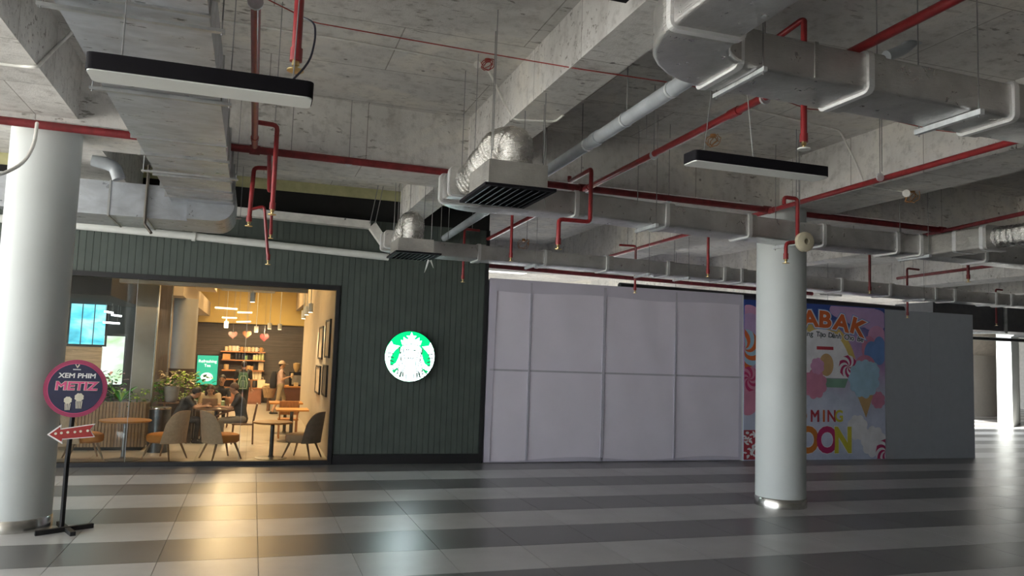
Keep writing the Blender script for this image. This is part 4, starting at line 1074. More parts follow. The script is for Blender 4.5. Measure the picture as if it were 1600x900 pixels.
a = P(457,640,y=18.6); pedestal_table('square orange oak table behind the right round table', (a.x, 18.8, 0), .36, .74, True)
a = P(448,632,y=20.0); pedestal_table('second square oak table further back at the right', (a.x, 20.6, 0), .40, .78, True)
def wood_chair(label, loc, rz, m, group=None):
    t = thing('wooden_chair', label, 'chair', (0,0,0), group)
    obj('seat', MB().box((-.22,-.23,.42),(.23,.23,.455)), m, t)
    obj('backrest', MB().hexa([(-.23,-.22,.56),(-.20,-.22,.56),(-.20,.22,.56),(-.23,.22,.56)],[(-.29,-.22,.88),(-.26,-.22,.88),(-.26,.22,.88),(-.29,.22,.88)]), m, t)
    for sy in (-1,1):
        obj('leg', MB().tube([(-.22,sy*.20,0),(-.205,sy*.20,.44),(-.27,sy*.20,.86)],.018,8), m, t, True)
        obj('leg', MB().cyl((.22,sy*.20,0),(.20,sy*.20,.43),.016,8,.02), m, t, True)
    t.location = loc; t.rotation_euler = (0,0,rz); ORG[t.name] = Vector(loc); return t
orw = wood('orange wood', (.48,.22,.08), 'z', .45); brw = wood('brown chair wood', (.20,.12,.075), 'z', .5)
wood_chair('orange wooden chair at the square tables, its back to the window', (P(450,660,y=19.4).x, 19.6, 0), PI/2, orw)
wood_chair('brown wooden chair under the seated man in the dark shirt', (P(378,690,y=18.4).x, 18.4, 0), PI, brw)
wood_chair('dark chair under the man leaning over the table at left', (P(274,690,y=18.5).x, 18.6, 0), 0, brw)
a = P(338,640,y=18.7); tb = pedestal_table('dark table shared by the seated group', (a.x, 18.8, 0), .40, .74, True, brw)
xt = a.x
lp = thing('laptop', 'open laptop on the shared dark table', 'laptop', (xt-.14,18.9,.742))
obj('base', MB().box((xt-.30,18.72,.742),(xt+.02,18.95,.757)), M['steel'], lp); obj('lid', MB().hexa([(xt-.30,18.70,.757),(xt+.02,18.70,.757),(xt+.02,18.72,.757),(xt-.30,18.72,.757)],[(xt-.30,18.62,.96),(xt+.02,18.62,.96),(xt+.02,18.635,.96),(xt-.30,18.635,.96)]), M['steel'], lp)
tag(obj('drink_cup', MB().lathe([(.03,0),(.045,.16),(.047,.165),(.02,.175)], (xt+.13,18.62,.741), 16), plain('pale green drink', (.45,.55,.28), .3), None, True), 'pale green drink cup on the shared dark table', 'cup')

# bin, planter, pot
a = P(246,700,y=17.0); tb = thing('waste_bin', 'dark cylindrical waste bin with bright steel rim behind the tan chair', 'bin', (a.x,17.0,0))
obj('drum', MB().cyl((a.x,17.0,0),(a.x,17.0,.84),.20,36), plain('dark brushed metal', (.10,.11,.12), .35, .8), tb, True)
obj('rim', MB().lathe([(.205,.84),(.21,.86),(.205,.875),(.14,.88)], (a.x,17.0,0), 36), M['steel'], tb, True)
pl_ = thing('slatted_planter', 'long oak slatted planter box behind the left round table', 'planter', (-2.9,17.3,0))
pa, pb = P(112,640,y=17.2).x, P(228,640,y=17.2).x
obj('box', MB().box((pa,17.26,.06),(pb,17.9,.92)), dkwood, pl_); obj('plinth', MB().box((pa+.05,17.3,0),(pb-.05,17.85,.06)), M['black'], pl_)
n = 22
for i in range(n):
    x0 = pa + (pb-pa)*i/n; obj('slat', MB().box((x0+.006,17.225,.07),(x0+(pb-pa)/n-.006,17.26,.95)), oak, pl_)
G = [leafmat('leaf green', (.06,.34,.03)), leafmat('leaf dark green', (.02,.16,.02)), leafmat('leaf yellow green', (.32,.56,.04)), leafmat('cream flower', (.62,.52,.36)), leafmat('pink flower', (.60,.36,.38))]
def leaf(mb, base, d, L, w, droop, n=5):
    d = Vector(d).normalized(); side = d.cross(UP)
    if side.length < .1: side = Vector((1,0,0))
    side.normalize(); i0 = len(mb.v)
    for i in range(n+1):
        t = i/n; p = Vector(base) + d*L*t - UP*droop*t*t; ww = w*math.sin(PI*(.08+.92*t))**.8*.5
        mb.v += [p - side*ww + UP*ww*.3, p, p + side*ww + UP*ww*.3]
    for i in range(n):
        a = i0+i*3; mb.f += [(a,a+1,a+4,a+3),(a+1,a+2,a+5,a+4)]
def arching_plant(label, c, n, L, w, m, rise=1.2, seed=1):
    r_ = random.Random(seed); t = thing('arching_plant', label, 'plant', c)
    for i in range(n):
        a = r_.uniform(0, 2*PI); mb = MB(); l = L*r_.uniform(.7,1.1)
        leaf(mb, c, (math.cos(a), math.sin(a)*.7, r_.uniform(.6,1.6)*rise), l, w*r_.uniform(.8,1.2), l*r_.uniform(.25,.6), 7)
        obj('leaf', mb, m if i % 4 else G[2], t, True)
    return t
def bushy_plant(label, c, rx, rz, n, size, m, m2=None, seed=1, name='bushy_plant'):
    r_ = random.Random(seed); t = thing(name, label, 'plant', c); mb = MB(); mb2 = MB()
    for i in range(n):
        a = r_.uniform(0,2*PI); k = r_.random()**.5; z = r_.random()
        p = Vector(c) + Vector((rx*k*math.cos(a), rx*.7*k*math.sin(a), rz*z))
        leaf(mb2 if (m2 and r_.random() < .28) else mb, p, (math.cos(a)+r_.uniform(-.5,.5), math.sin(a)+r_.uniform(-.5,.5), r_.uniform(-.2,1)), size*r_.uniform(.7,1.3), size*.6, size*.3, 3)
    o = obj('foliage', mb, m, t, True); o['kind'] = 'stuff'
    if m2 and mb2.v: o = obj('blossom', mb2, m2, t, True); o['kind'] = 'stuff'
    obj('stem', MB().cyl(c, Vector(c)+Vector((0,0,rz*.7)), .012, 6), G[1], t)
    return t
Z0 = .93
q = P(188,630,y=17.5); arching_plant('green plant with long arching leaves at the left of the slatted planter', (q.x,17.5,Z0), 16, .62, .075, G[0], 1.1, 4)
q = P(172,630,y=17.55); bushy_plant('dark leafy plant with pink blossom beside the round sign', (q.x,17.6,Z0), .20, .62, 70, .11, G[1], G[4], 5)
q = P(213,640,y=17.4); bushy_plant('leafy plant with yellow tips at the right end of the slatted planter', (q.x,17.4,Z0-.1), .20, .36, 80, .09, G[1], G[2], 6)
q = P(140,630,y=17.6); bushy_plant('low green plant at the left end of the slatted planter', (q.x,17.6,Z0), .28, .3, 70, .11, G[0], None, 16)
lb = thing('low_divider', 'low dark divider shelf behind the waste bin', 'divider', (-1.7,18.6,0))
da, db = P(247,640,y=18.5).x, P(300,640,y=18.5).x
obj('carcass', MB().box((da,18.5,.0),(db,18.95,.84)), dkwood, lb); obj('top', MB().box((da-.02,18.48,.84),(db+.02,18.97,.87)), brw, lb)
q = P(256,620,y=18.7); bushy_plant('bright green leafy plant behind the waste bin', (q.x-.02,18.75,.87), .20, .42, 110, .12, G[0], G[2], 7)
q = P(266,640,y=18.65); pt = thing('plant_pot', 'pale grey flower pot behind the tan lounge chair', 'pot', (q.x,18.65,.87))
obj('pot', MB().lathe([(.10,0),(.14,.05),(.165,.34),(.155,.345),(.13,.32)], (q.x,18.65,.87), 28), plain('pale grey pot', (.38,.39,.40), .5), pt, True)
bushy_plant('cream flowering plant in the pale grey pot', (q.x,18.65,1.18), .24, .36, 110, .10, G[3], G[2], 8)
q = P(292,610,y=19.2); bushy_plant('yellow green leafy plant beside the man leaning at left', (q.x-.05,19.4,.87), .25, .62, 130, .12, G[2], G[3], 9)
q = P(316,590,y=21.5); tp = bushy_plant('tall dark green plant in front of the menu screen', (q.x,21.8,.55), .26, .80, 110, .15, G[1], G[2], 10)
obj('pot', MB().lathe([(.16,0),(.2,.5),(.19,.55),(.1,.55)], (q.x,21.8,0), 20), dkwood, tp, True)
obj('pot', MB().box((P(292,610,y=19.2).x-.3,19.2,0),(P(292,610,y=19.2).x+.2,19.6,.87)), dkwood, bpy.data.objects['bushy_plant.004'])

# back wall shelving
def Bk(px, py, y=31.6): return P(px, py, y=y)
sh_or = wood('amber shelf', (.42,.17,.05), 'x', .5)
su = thing('wall_shelving', 'amber wooden shelves on the dark plank wall at the back of the cafe', 'shelf', (-.2,31.7,.5))
lev = []
for (x0, x1, py, y) in ((345,414.5,549,31.45),(346.5,413.5,562,31.45),(346.5,412.5,578,31.45),(346.5,411,592,31.45)):
    a, b = Bk(x0,py,31.6), Bk(x1,py,31.6); z = (a.z+b.z)/2
    obj('shelf_board', MB().box((a.x,31.35,z-.045),(b.x,31.97,z)), sh_or, su); lev.append((a.x, b.x, z))
cb = thing('low_cabinet', 'reddish brown low cabinet under the back shelves', 'cabinet', (0,31.3,0)); a, b = Bk(346,628,31.3), Bk(409,606,31.3)
obj('carcass', MB().box((a.x,31.2,0),(b.x,31.97,b.z-.03)), plain('reddish brown', (.22,.09,.05), .5), cb); obj('top', MB().box((a.x-.02,31.15,b.z-.03),(b.x+.02,31.97,b.z)), sh_or, cb)
for k in range(2):
    xm = a.x + (b.x-a.x)*k/2; obj('door', MB().box((xm+.02,31.18,.08),(xm+(b.x-a.x)/2-.02,31.2,b.z-.06)), plain('reddish brown door', (.25,.10,.055), .5), cb)
cm = {k: plain('ware '+k, c, .4) for k, c in dict(cream=(.72,.60,.38), white=(.80,.76,.66), amber=(.58,.30,.10), dark=(.035,.04,.05), green=(.30,.50,.20), lime=(.60,.66,.30), tan=(.55,.38,.18), black=(.05,.05,.05)).items()}
def ware(name, label, cat, x, z, r, h, mk, lid=None, handle=False, y=31.6):
    t = thing(name, label, cat, (x,y,z))
    obj('body', MB().lathe([(r*.85,0),(r,h*.2),(r,h*.9),(r*.9,h),(r*.4,h)], (x,y,z), 14), cm[mk], t, True)
    if handle: obj('handle', MB().tube([(x+r*.9,y,z+h*.75),(x+r*1.6,y,z+h*.7),(x+r*1.6,y,z+h*.3),(x+r*.9,y,z+h*.25)],.012,6), cm[mk], t, True)
    if lid: obj('lid', MB().lathe([(r*.9,h),(r*.9,h+.03),(r*.5,h+.05)], (x,y,z), 14), cm[lid], t, True)
    return t
x0, x1, z = lev[0]
names = ['leftmost yellow mug','second yellow mug from the left','large white mug','white mug right of the large one','small amber mug mid shelf','cream mug mid shelf','cream mug right of the middle','yellow mug third from the right','white mug second from the right','amber mug at the right end']
for i, nm in enumerate(names):
    u = (.12,.20,.28,.36,.46,.55,.63,.72,.80,.90)[i]
    ware('mug', nm + ' of the top back shelf', 'mug', x0+(x1-x0)*u, z, .068 if i in (2,3) else .056, .20 if i in (2,3,1) else .17, ('cream','cream','white','white','amber','cream','cream','cream','white','amber')[i], None, True)
x0, x1, z = lev[1]
tag(obj('orange_box', MB().box((x0+.03,31.5,z),(x0+.30,31.75,z+.21)), cm['amber']), 'orange gift box at the left end of the second back shelf', 'box')
for i, (u, mk, h) in enumerate(((.33,'dark',.21),(.40,'dark',.21),(.48,'dark',.22),(.56,'green',.16),(.63,'dark',.12),(.75,'lime',.15),(.81,'lime',.18),(.88,'lime',.24),(.95,'lime',.23))):
    ware('tumbler', ('first','second','third','fourth','fifth','sixth','seventh','eighth','ninth')[i] + ' tumbler from the left on the second back shelf, ' + {'dark':'near black','green':'deep green','lime':'lime and white'}[mk], 'tumbler', x0+(x1-x0)*u, z, .05, h, mk, 'black' if mk != 'lime' else 'white')
x0, x1, z = lev[2]
for i, (u, mk, h, r) in enumerate(((.62,'tan',.17,.08),(.76,'black',.26,.04),(.70,'amber',.15,.07))):
    ware('jar', ('squat tan jar','tall black bottle','amber jar')[i] + ' on the third back shelf', 'jar', x0+(x1-x0)*u, z, r, h, mk)
tag(obj('framed_card', MB().box((x0+(x1-x0)*.86,31.6,z),(x0+(x1-x0)*.98,31.65,z+.31)), cm['cream']), 'cream framed card at the right end of the third back shelf', 'card')
ware('jar', 'pale jar at the left end of the third back shelf', 'jar', x0+.15, z, .09, .2, 'tan')
x0, x1, z = lev[3]
for i in range(4):
    xx = x0+(x1-x0)*(.66+.085*i); tag(obj('coffee_bag', MB().hexa([(xx-.055,31.5,z),(xx+.055,31.5,z),(xx+.055,31.6,z),(xx-.055,31.6,z)],[(xx-.06,31.54,z+.30),(xx+.06,31.54,z+.30),(xx+.06,31.56,z+.30),(xx-.06,31.56,z+.30)]), cm['cream']), ('first','second','third','last')[i] + ' yellow coffee bag from the left on the lowest back shelf', 'bag')
zc = b.z
ware('cup', 'black cup with cream top on the low cabinet', 'cup', Bk(391,600,31.4).x, zc, .085, .28, 'black', 'white', y=31.45); ware('cup', 'second black cup on the low cabinet', 'cup', Bk(398,600,31.4).x, zc, .075, .28, 'black', 'white', y=31.45)
xx = Bk(408,600,31.2).x; tg = thing('tote_bag', 'cream tote bag standing on the low cabinet', 'bag', (xx,31.3,zc)); obj('body', MB().hexa([(xx-.13,31.3,zc),(xx+.13,31.3,zc),(xx+.13,31.42,zc),(xx-.13,31.42,zc)],[(xx-.14,31.33,zc+.30),(xx+.14,31.33,zc+.30),(xx+.14,31.38,zc+.30),(xx-.14,31.38,zc+.30)]), cm['cream'], tg); obj('handle', MB().tube([(xx-.08,31.35,zc+.29),(xx-.05,31.35,zc+.40),(xx+.05,31.35,zc+.40),(xx+.08,31.35,zc+.29)],.01,6), cm['cream'], tg, True)

# service counter, machine, basket
a, b = P(441,640,y=27.2), P(476,604,y=27.2)
ct = thing('service_counter', 'reddish brown service counter at the right of the cafe', 'counter', ((a.x+b.x)/2,27.5,0))
obj('carcass', MB().box((a.x,27.2,0),(b.x+.4,28.2,b.z-.05)), plain('counter brown', (.20,.085,.05), .5), ct); obj('top', MB().box((a.x-.05,27.15,b.z-.05),(b.x+.4,28.25,b.z)), oakx, ct)
ct_z = b.z
m0 = P(463,590,y=27.5).x; cmn = thing('coffee_machine', 'dark coffee machine with steel hopper on the service counter', 'coffee machine', (m0,27.6,ct_z))
obj('body', MB().box((m0-.22,27.4,ct_z),(m0+.24,27.9,ct_z+.46)), M['lamp_black'], cmn); obj('front_plate', MB().box((m0-.15,27.38,ct_z+.05),(m0+.17,27.4,ct_z+.36)), M['steel'], cmn)
obj('hopper', MB().lathe([(.05,.46),(.11,.60),(.12,.75),(.05,.78)], (m0,27.6,ct_z), 16), cm['tan'], cmn, True)
tag(obj('cup_box', MB().box((m0-.08,27.22,ct_z),(m0+.06,27.34,ct_z+.12)), cm['cream']), 'small cream box on the front of the service counter', 'box')
bq = P(420,640,y=26.9); bk = thing('wicker_basket', 'round wicker basket with cream packets behind the walking man', 'basket', (bq.x,27.9,0))
obj('basket', MB().lathe([(.16,.45),(.24,.78),(.25,.80),(.20,.78)], (bq.x,27.9,0), 20), oak, bk, True); obj('stand', MB().cyl((bq.x,27.9,0),(bq.x,27.9,.46),.06,10), brw, bk, True)
mb = MB(); r_ = random.Random(2)
for i in range(12): mb.ell((bq.x+r_.uniform(-.15,.15),27.9+r_.uniform(-.12,.12),.82+r_.uniform(0,.10)), .08,.05,.03, 8, 5)
o = obj('packets', mb, cm['cream'], bk, True); o['kind'] = 'stuff'

# pictures on the right wall
def frame(label, y0, y1, z0, z1, m):
    t = thing('picture_frame', label, 'picture', (1.48,(y0+y1)/2,z0))
    obj('frame', MB().box((1.46,y0,z0),(1.50,y0+.04,z1)).box((1.46,y1-.04,z0),(1.50,y1,z1)).box((1.46,y0+.04,z0),(1.50,y1-.04,z0+.04)).box((1.46,y0+.04,z1-.04),(1.50,y1-.04,z1)), M['black'], t)
    obj('picture', MB().box((1.475,y0+.04,z0+.04),(1.495,y1-.04,z1-.04)), m, t)
pic = plain('beige print', (.55,.46,.34), .6, var=.35, scale=3)
frame('tall black framed picture on the right cafe wall, upper front', 16.3, 17.3, 1.95, 2.75, pic)
frame('black framed picture on the right cafe wall, upper rear', 18.0, 19.0, 1.9, 2.65, pic)
frame('dark framed picture on the right cafe wall, lower front', 16.5, 17.5, 1.15, 1.8, plain('dark print', (.12,.10,.09), .6, var=.4, scale=3))
frame('framed picture on the right cafe wall, lower rear', 18.2, 19.4, 1.1, 1.75, pic)

# --- cafe lamps
LED = emis('warm lit tube', (1.0,.84,.58), 2.6); LEDW = emis('cool lit tube', (.95,.97,1.0), 3.0); SPOT = emis('warm lit lens', (1.0,.86,.62), 5.0)
CAFE = .27
def light(kind, loc, power, color=(1,.70,.38), size=.3, aim=None, spot=1.2, sizey=None):
    d = bpy.data.lights.new('cafe light', kind); d.energy = power; d.color = color
    if kind == 'AREA':
        d.size = size
        if sizey: d.shape = 'RECTANGLE'; d.size_y = sizey
    else: d.shadow_soft_size = size
    if kind == 'SPOT': d.spot_size = spot; d.spot_blend = .6
    o = bpy.data.objects.new('cafe_light', d); COL.objects.link(o); o.location = loc
    d.energy *= CAFE
    if aim is not None: o.rotation_euler = (Vector(aim)-Vector(loc)).to_track_quat('-Z','Y').to_euler()
    return o
def tube_lamp(label, p0, p1, m, z_up=True, power=0):
    p0, p1 = Vector(p0), Vector(p1); c = (p0+p1)/2
    t = thing('tube_lamp', label, 'lamp', c)
    obj('tube', MB().tube([p0,p1], .022, 8), m, t, True)
    obj('suspension_wire', MB().cyl(p0.lerp(p1,.15), Vector((p0.lerp(p1,.15).x,p0.y,SZ)), .004, 5).cyl(p0.lerp(p1,.85), Vector((p0.lerp(p1,.85).x,p0.y,SZ)), .004, 5), M['rod'], t)
    if power: light('AREA', c - Vector((0,0,.06)), power, (1,.72,.40), max(.3,(p1-p0).length), c - Vector((0,0,3)), 1, .6)
for (a, b, c, d, y, lab, pw) in ((336,480.5,371,483,22.0,'frontmost warm tube lamp under the cafe ceiling',150),(371,488,394,488.5,25.0,'warm tube lamp second row right under the cafe ceiling',150),
        (347,496,370,497,27.0,'warm tube lamp third row left under the cafe ceiling',150),(369.5,503,392,502.5,29.5,'rearmost warm tube lamp under the cafe ceiling',150)):
    tube_lamp(lab, P(a,b,y=y), P(c,d,y=y), LED, True, pw)
for (a, b, c, d, y, lab) in ((171,469.5,192,470,18.6,'bright white tube lamp, topmost behind the left of the shop window'),(163,486.5,177,489,19.2,'white tube lamp second from the top behind the left of the shop window'),(161,503.5,187,505.5,19.8,'lowest white tube lamp behind the left of the shop window'),(174,492,190,494,20.4,'small white tube lamp in the left lounge, between two others')):
    tube_lamp(lab, P(a,b,y=y), P(c,d,y=y), LEDW)
def spot_lamp(label, p, power, aim, r=.055, L=.20):
    p = Vector(p); t = thing('spot_lamp', label, 'lamp', p)
    obj('can', MB().cyl(p, p+Vector((0,0,L)), r, 18), M['column'], t, True); obj('lens', MB().cyl(p-Vector((0,0,.004)), p+Vector((0,0,.004)), r*.85, 18), SPOT, t)
    obj('stem', MB().cyl(p+Vector((0,0,L)), Vector((p.x,p.y,SZ)), .012, 8), M['column'], t)
    if power: light('SPOT', p-Vector((0,0,.02)), power, (1,.72,.42), .05, aim, 1.5)
q = P(394.5,472,y=17.2); spot_lamp('white cylinder spot lamp hanging at the front of the cafe ceiling', q, 350, (q.x-.2,17.4,0))
for i, (px, py, y) in enumerate(((474,498,19.5),(479,492,18.6),(485,488,17.8))):
    q = P(px,py,y=y); spot_lamp(('rear','middle','front')[i] + ' spot lamp of the row by the right cafe wall', q, 260, (1.5, q.y+.1, 1.6) if i != 1 else (q.x-.3,q.y,0))
for i, (px, py, y) in enumerate(((353,512,27),(400,519,28),(421,514,27.5),(437,515,28))):
    q = P(px,py,y=y); spot_lamp(('first','second','third','fourth')[i] + ' small spot lamp from the left above the back shelves', q, 420, (q.x*.3,31.6,1.6), .07, .2)
q = P(204,465,y=19); spot_lamp('small warm spot lamp in the left lounge by the grey column', q, 120, (q.x,17.6,.6))
for (px, py, y, c, lab) in ((364,523,28.5,(.75,.22,.14),'pinkish heart shaped pendant above the back shelves'),(386,522,28.5,(.80,.25,.06),'orange heart shaped pendant above the back shelves'),(413,527,28.0,(.55,.03,.03),'large red heart shaped pendant above the walking man')):
    q = P(px,py,y=y); s = .15
    pts = [(q.x + s*16*math.sin(t)**3/16, q.z + s*(13*math.cos(t)-5*math.cos(2*t)-2*math.cos(3*t)-math.cos(4*t))/16) for t in [2*PI*i/26 for i in range(26)]]
    t = thing('heart_pendant', lab, 'decoration', (q.x,y,q.z)); obj('heart', MB().poly([(a,y-.03,b) for a,b in pts], (0,1,0), .06), plain('heart red', tuple(k*.28 for k in c), .4), t, tri=True)
    obj('string', MB().cyl((q.x,y,q.z+s*.3),(q.x,y,SZ),.004,5), M['rod'], t)
# air-con cassettes and ducting on the cafe ceiling
fcu = thing('ceiling_unit', 'white ceiling air unit boxes just inside the top of the shop window', 'air unit', (-.1,16.6,3.3))
a, b = P(343,459,y=17.4), P(430,466,y=17.4)
obj('casing', MB().box((a.x,17.4,3.34),(b.x,18.3,3.52)), M['column'], fcu); obj('casing', MB().box((a.x+.15,16.8,3.46),(b.x+.1,17.3,3.62)), M['hoard_white'], fcu)
m = MB(); rod(m, a.x+.2, 17.8, 3.5); rod(m, b.x-.2, 17.8, 3.5); obj('hanger_rod', m, M['rod'], fcu)
m = MB(); m.box((-1.75,20.5,3.7),(-1.1,24.5,4.0)); tag(obj('cafe_duct', m, warm_wall), 'pale duct along the left of the cafe ceiling', 'duct')
t = tag(obj('yellow_beam', MB().box((-.2,20.0,3.72),(1.45,20.25,3.92)), yellow), 'yellow painted beam under the right of the cafe ceiling', 'beam')
# unseen warm fill lights added below the cafe ceiling, without fittings
for (x, y, z, p) in ((-.4,18.4,4.7,230),(-.2,23.5,4.7,330),(-.1,28.4,4.6,330),(-3.0,18.4,2.9,40)):
    light('AREA', (x,y,z), p, (1,.61,.26), 2.2, (x,y,0))
light('SPOT', (-1.7,18.3,3.6), 330, (1,.80,.55), .06, (-1.75,18.8,1.1), 1.3); light('SPOT', (-2.7,17.0,2.95), 200, (1,.85,.65), .06, (-2.8,17.5,1.0), 1.6)  # unseen spots added to brighten the plants, no fixtures
obj('cream_ledge', MB().box((-2.35,15.5,3.20),(.95,15.7,3.30)), warm_wall, ws)
light('POINT', (-.2,24,4.3), 150, (1,.66,.28), .9); light('POINT', (-.2,18.5,4.2), 80, (1,.66,.28), .8)  # more unseen fill light, no fittings
# ================================================================== PEOPLE IN THE CAFE
def standing(**k):
    J = dict(pelvis=(0,0,.95), waist=(0,0,1.08), chest=(0,0,1.28), neck=(0,0,1.44), head=(0,-.01,1.58),
             lsh=(.18,0,1.40), rsh=(-.18,0,1.40), lel=(.23,.02,1.13), rel=(-.23,.02,1.13), lwr=(.24,-.06,.90), rwr=(-.24,-.06,.90),
             lhip=(.09,0,.92), rhip=(-.09,0,.92), lkn=(.10,-.02,.50), rkn=(-.10,-.02,.50), lan=(.10,.02,.08), ran=(-.10,.02,.08), hd=(0,-1,0))
    J.update(k); return J
def seated(**k):
    J = dict(pelvis=(0,0,.52), waist=(0,-.01,.66), chest=(0,-.03,.86), neck=(0,-.05,1.03), head=(0,-.09,1.17),
             lsh=(.18,-.04,.98), rsh=(-.18,-.04,.98), lel=(.23,-.16,.75), rel=(-.23,-.16,.75), lwr=(.13,-.38,.80), rwr=(-.13,-.38,.80),
             lhip=(.09,0,.51), rhip=(-.09,0,.51), lkn=(.11,-.43,.50), rkn=(-.11,-.43,.50), lan=(.11,-.40,.08), ran=(-.11,-.40,.08), hd=(0,-1,-.25))
    J.update(k); return J
def person(label, loc, rz, J, skin, top, bottom, shoe, hair, long_hair=False, shorts=False, group=None):
    loc = Vector(loc); t = thing('person', label, 'person', (0,0,0), group)
    V = {k: Vector(v) for k, v in J.items()}
    fw = V['hd'].normalized()
    segs = []                                   # a, b, ra, rb, material slot
    A = lambda a, b, ra, rb, m: segs.append((V[a] if isinstance(a, str) else a, V[b] if isinstance(b, str) else b, ra, rb, m))
    A('pelvis','waist',.135,.125,1); A('waist','chest',.125,.145,1); A('chest','neck',.13,.06,1)
    A('neck', V['head'] - Vector((0,0,.06)), .055, .055, 0)
    for s in ('l','r'):
        A('chest', s+'sh', .10, .065, 1); mid = V[s+'sh'].lerp(V[s+'el'], .75)
        A(s+'sh', mid, .062, .050, 1); A(mid, s+'el', .046, .040, 0); A(s+'el', s+'wr', .040, .027, 0)
        A('pelvis', s+'hip', .12, .10, 2)
        A(s+'hip', s+'kn', .092, .062, 2)
        A(s+'kn', s+'an', .058, .038, 0 if shorts else 2)
        ft = Vector((fw.x, fw.y, 0)).normalized() if abs(V[s+'kn'].y) < .2 else Vector((0,-1,0))
        toe = V[s+'an'] + ft*.16 - Vector((0,0,.045)); heel = V[s+'an'] - ft*.05 - Vector((0,0,.04))
        segs.append((heel, toe, .040, .034, 3)); segs.append((V[s+'an'], heel, .038, .04, 3))
    mb = MB()
    for a, b, ra, rb, m in segs:
        if (a-b).length > .01: mb.tube([a, b], [ra, rb], 12)
        mb.ell(a, ra, ra, ra, 10, 6); mb.ell(b, rb, rb, rb, 10, 6)
    h = V['head']; side = fw.cross(UP).normalized(); up = side.cross(fw).normalized()
    rotm = Matrix((side, fw, up)).transposed()
    mb.ell(h + up*.025, .073, .092, .098, 16, 10, rotm); mb.ell(h - up*.045 + fw*.022, .054, .062, .066, 12, 8, rotm)
    mb.ell(h + fw*.096 - up*.012, .013, .020, .024, 8, 6, rotm)
    for s in (1, -1): mb.ell(h + side*.075*s - up*.005, .012, .022, .034, 8, 6, rotm)
    me = bpy.data.meshes.new('tmp body'); me.from_pydata(mb.v, [], mb.f)
    to = bpy.data.objects.new('tmp', me); COL.objects.link(to)
    rm = to.modifiers.new('r', 'REMESH'); rm.mode = 'VOXEL'; rm.voxel_size = .016; rm.use_smooth_shade = True
    sm = to.modifiers.new('s', 'SMOOTH'); sm.factor = .5; sm.iterations = 4
    dg = bpy.context.evaluated_depsgraph_get(); bme = bpy.data.meshes.new_from_object(to.evaluated_get(dg))
    bpy.data.objects.remove(to); bpy.data.meshes.remove(me)
    bme.materials.clear()
    for m in (skin, top, bottom, shoe, hair): bme.materials.append(m)
    bm = bmesh.new(); bm.from_mesh(bme)
    def dist(p, a, b):
        d = b-a; L = d.length_squared; u = 0 if L < 1e-9 else max(0, min(1, (p-a).dot(d)/L)); return (p-(a+d*u)).length, u
    for f in bm.faces:
        c = f.calc_center_median(); best = (9, 0)
        for a, b, ra, rb, m in segs:
            d, u = dist(c, a, b); d -= ra + (rb-ra)*u
            if d < best[0]: best = (d, m)
        if (c-h).length < .125: best = (0, 0)
        f.material_index = best[1]; f.smooth = True
    # five-fingered hands joined into the same mesh
    hb = MB()
    for s in ('l','r'):
        w = V[s+'wr']; d = (w - V[s+'el']).normalized(); sd = d.cross(UP)
        sd = sd.normalized() if sd.length > .1 else Vector((1,0,0)); dn = sd.cross(d).normalized()*-1
        if dn.z > 0: dn = -dn
        hb.ell(w + d*.045, .040, .050, .018, 10, 6, Matrix((sd, d, dn)).transposed())
        for i, (o, L) in enumerate(((-.030,.062),(-.010,.074),(.010,.070),(.029,.055))):
            p0 = w + d*.075 + sd*o; hb.tube([p0, p0 + d*L*.5 + dn*.008, p0 + d*L*.85 + dn*.032], [.0095,.0085,.007], 6)
        ts = -1 if s == 'l' else 1
        p0 = w + d*.03 + sd*.034*ts; hb.tube([p0, p0 + d*.028 + sd*.028*ts + dn*.01, p0 + d*.058 + sd*.032*ts + dn*.02], [.012,.010,.008], 6)
    bvs = [bm.verts.new(v) for v in hb.v]
    for f in hb.f:
        try: nf = bm.faces.new([bvs[i] for i in f]); nf.material_index = 0; nf.smooth = True
        except ValueError: pass
    eb = MB()                                   # eyes, brows and mouth
    for s in (1, -1):
        eb.ell(h + fw*.083 + side*.030*s + up*.018, .012, .008, .007, 8, 5, rotm); eb.ell(h + fw*.086 + side*.030*s + up*.040, .017, .006, .004, 8, 4, rotm)
    eb.ell(h + fw*.083 - up*.052, .024, .008, .006, 8, 5, rotm)
    bvs = [bm.verts.new(v) for v in eb.v]
    for f in eb.f:
        try: nf = bm.faces.new([bvs[i] for i in f]); nf.material_index = 4
        except ValueError: pass
    bm.to_mesh(bme); bm.free()
    bme.name = 'body'
    link('body', bme, t, (0,0,0))
    # hair: a close shell over the crown and back
    hm = MB(); base = h + up*.030 - fw*.012; n, m = 18, 10
    vs = []; fs = []
    for j in range(m+1):
        th = PI*.62*j/m
        for i in range(n):
            a = 2*PI*i/n; d = rotm @ Vector((math.sin(th)*math.cos(a), math.sin(th)*math.sin(a), math.cos(th)))
            front = max(0, math.sin(a)); k = 1.0
            drop = th*(1 - .42*front)
            d = rotm @ Vector((math.sin(drop)*math.cos(a), math.sin(drop)*math.sin(a), math.cos(drop)))
            vs.append(base + Vector((0,0,0)) + rotm @ Vector((math.sin(drop)*math.cos(a)*.084, math.sin(drop)*math.sin(a)*.100, math.cos(drop)*.108)))
    for j in range(m):
        for i in range(n): i2 = (i+1) % n; fs.append((j*n+i, (j+1)*n+i, (j+1)*n+i2, j*n+i2))
    hm.add(vs, fs)
    hm.ell(base - fw*.012 + up*.004, .078, .086, .094, 14, 8, rotm)
    if long_hair:
        for s in (1, -1): hm.tube([base + side*.075*s + up*.02, base + side*.085*s - up*.10 - fw*.02, base + side*.08*s - up*.22 - fw*.01], [.03,.034,.018], 8)
        hm.tube([base - fw*.08, base - fw*.095 - up*.12, base - fw*.08 - up*.25], [.06,.07,.03], 10)
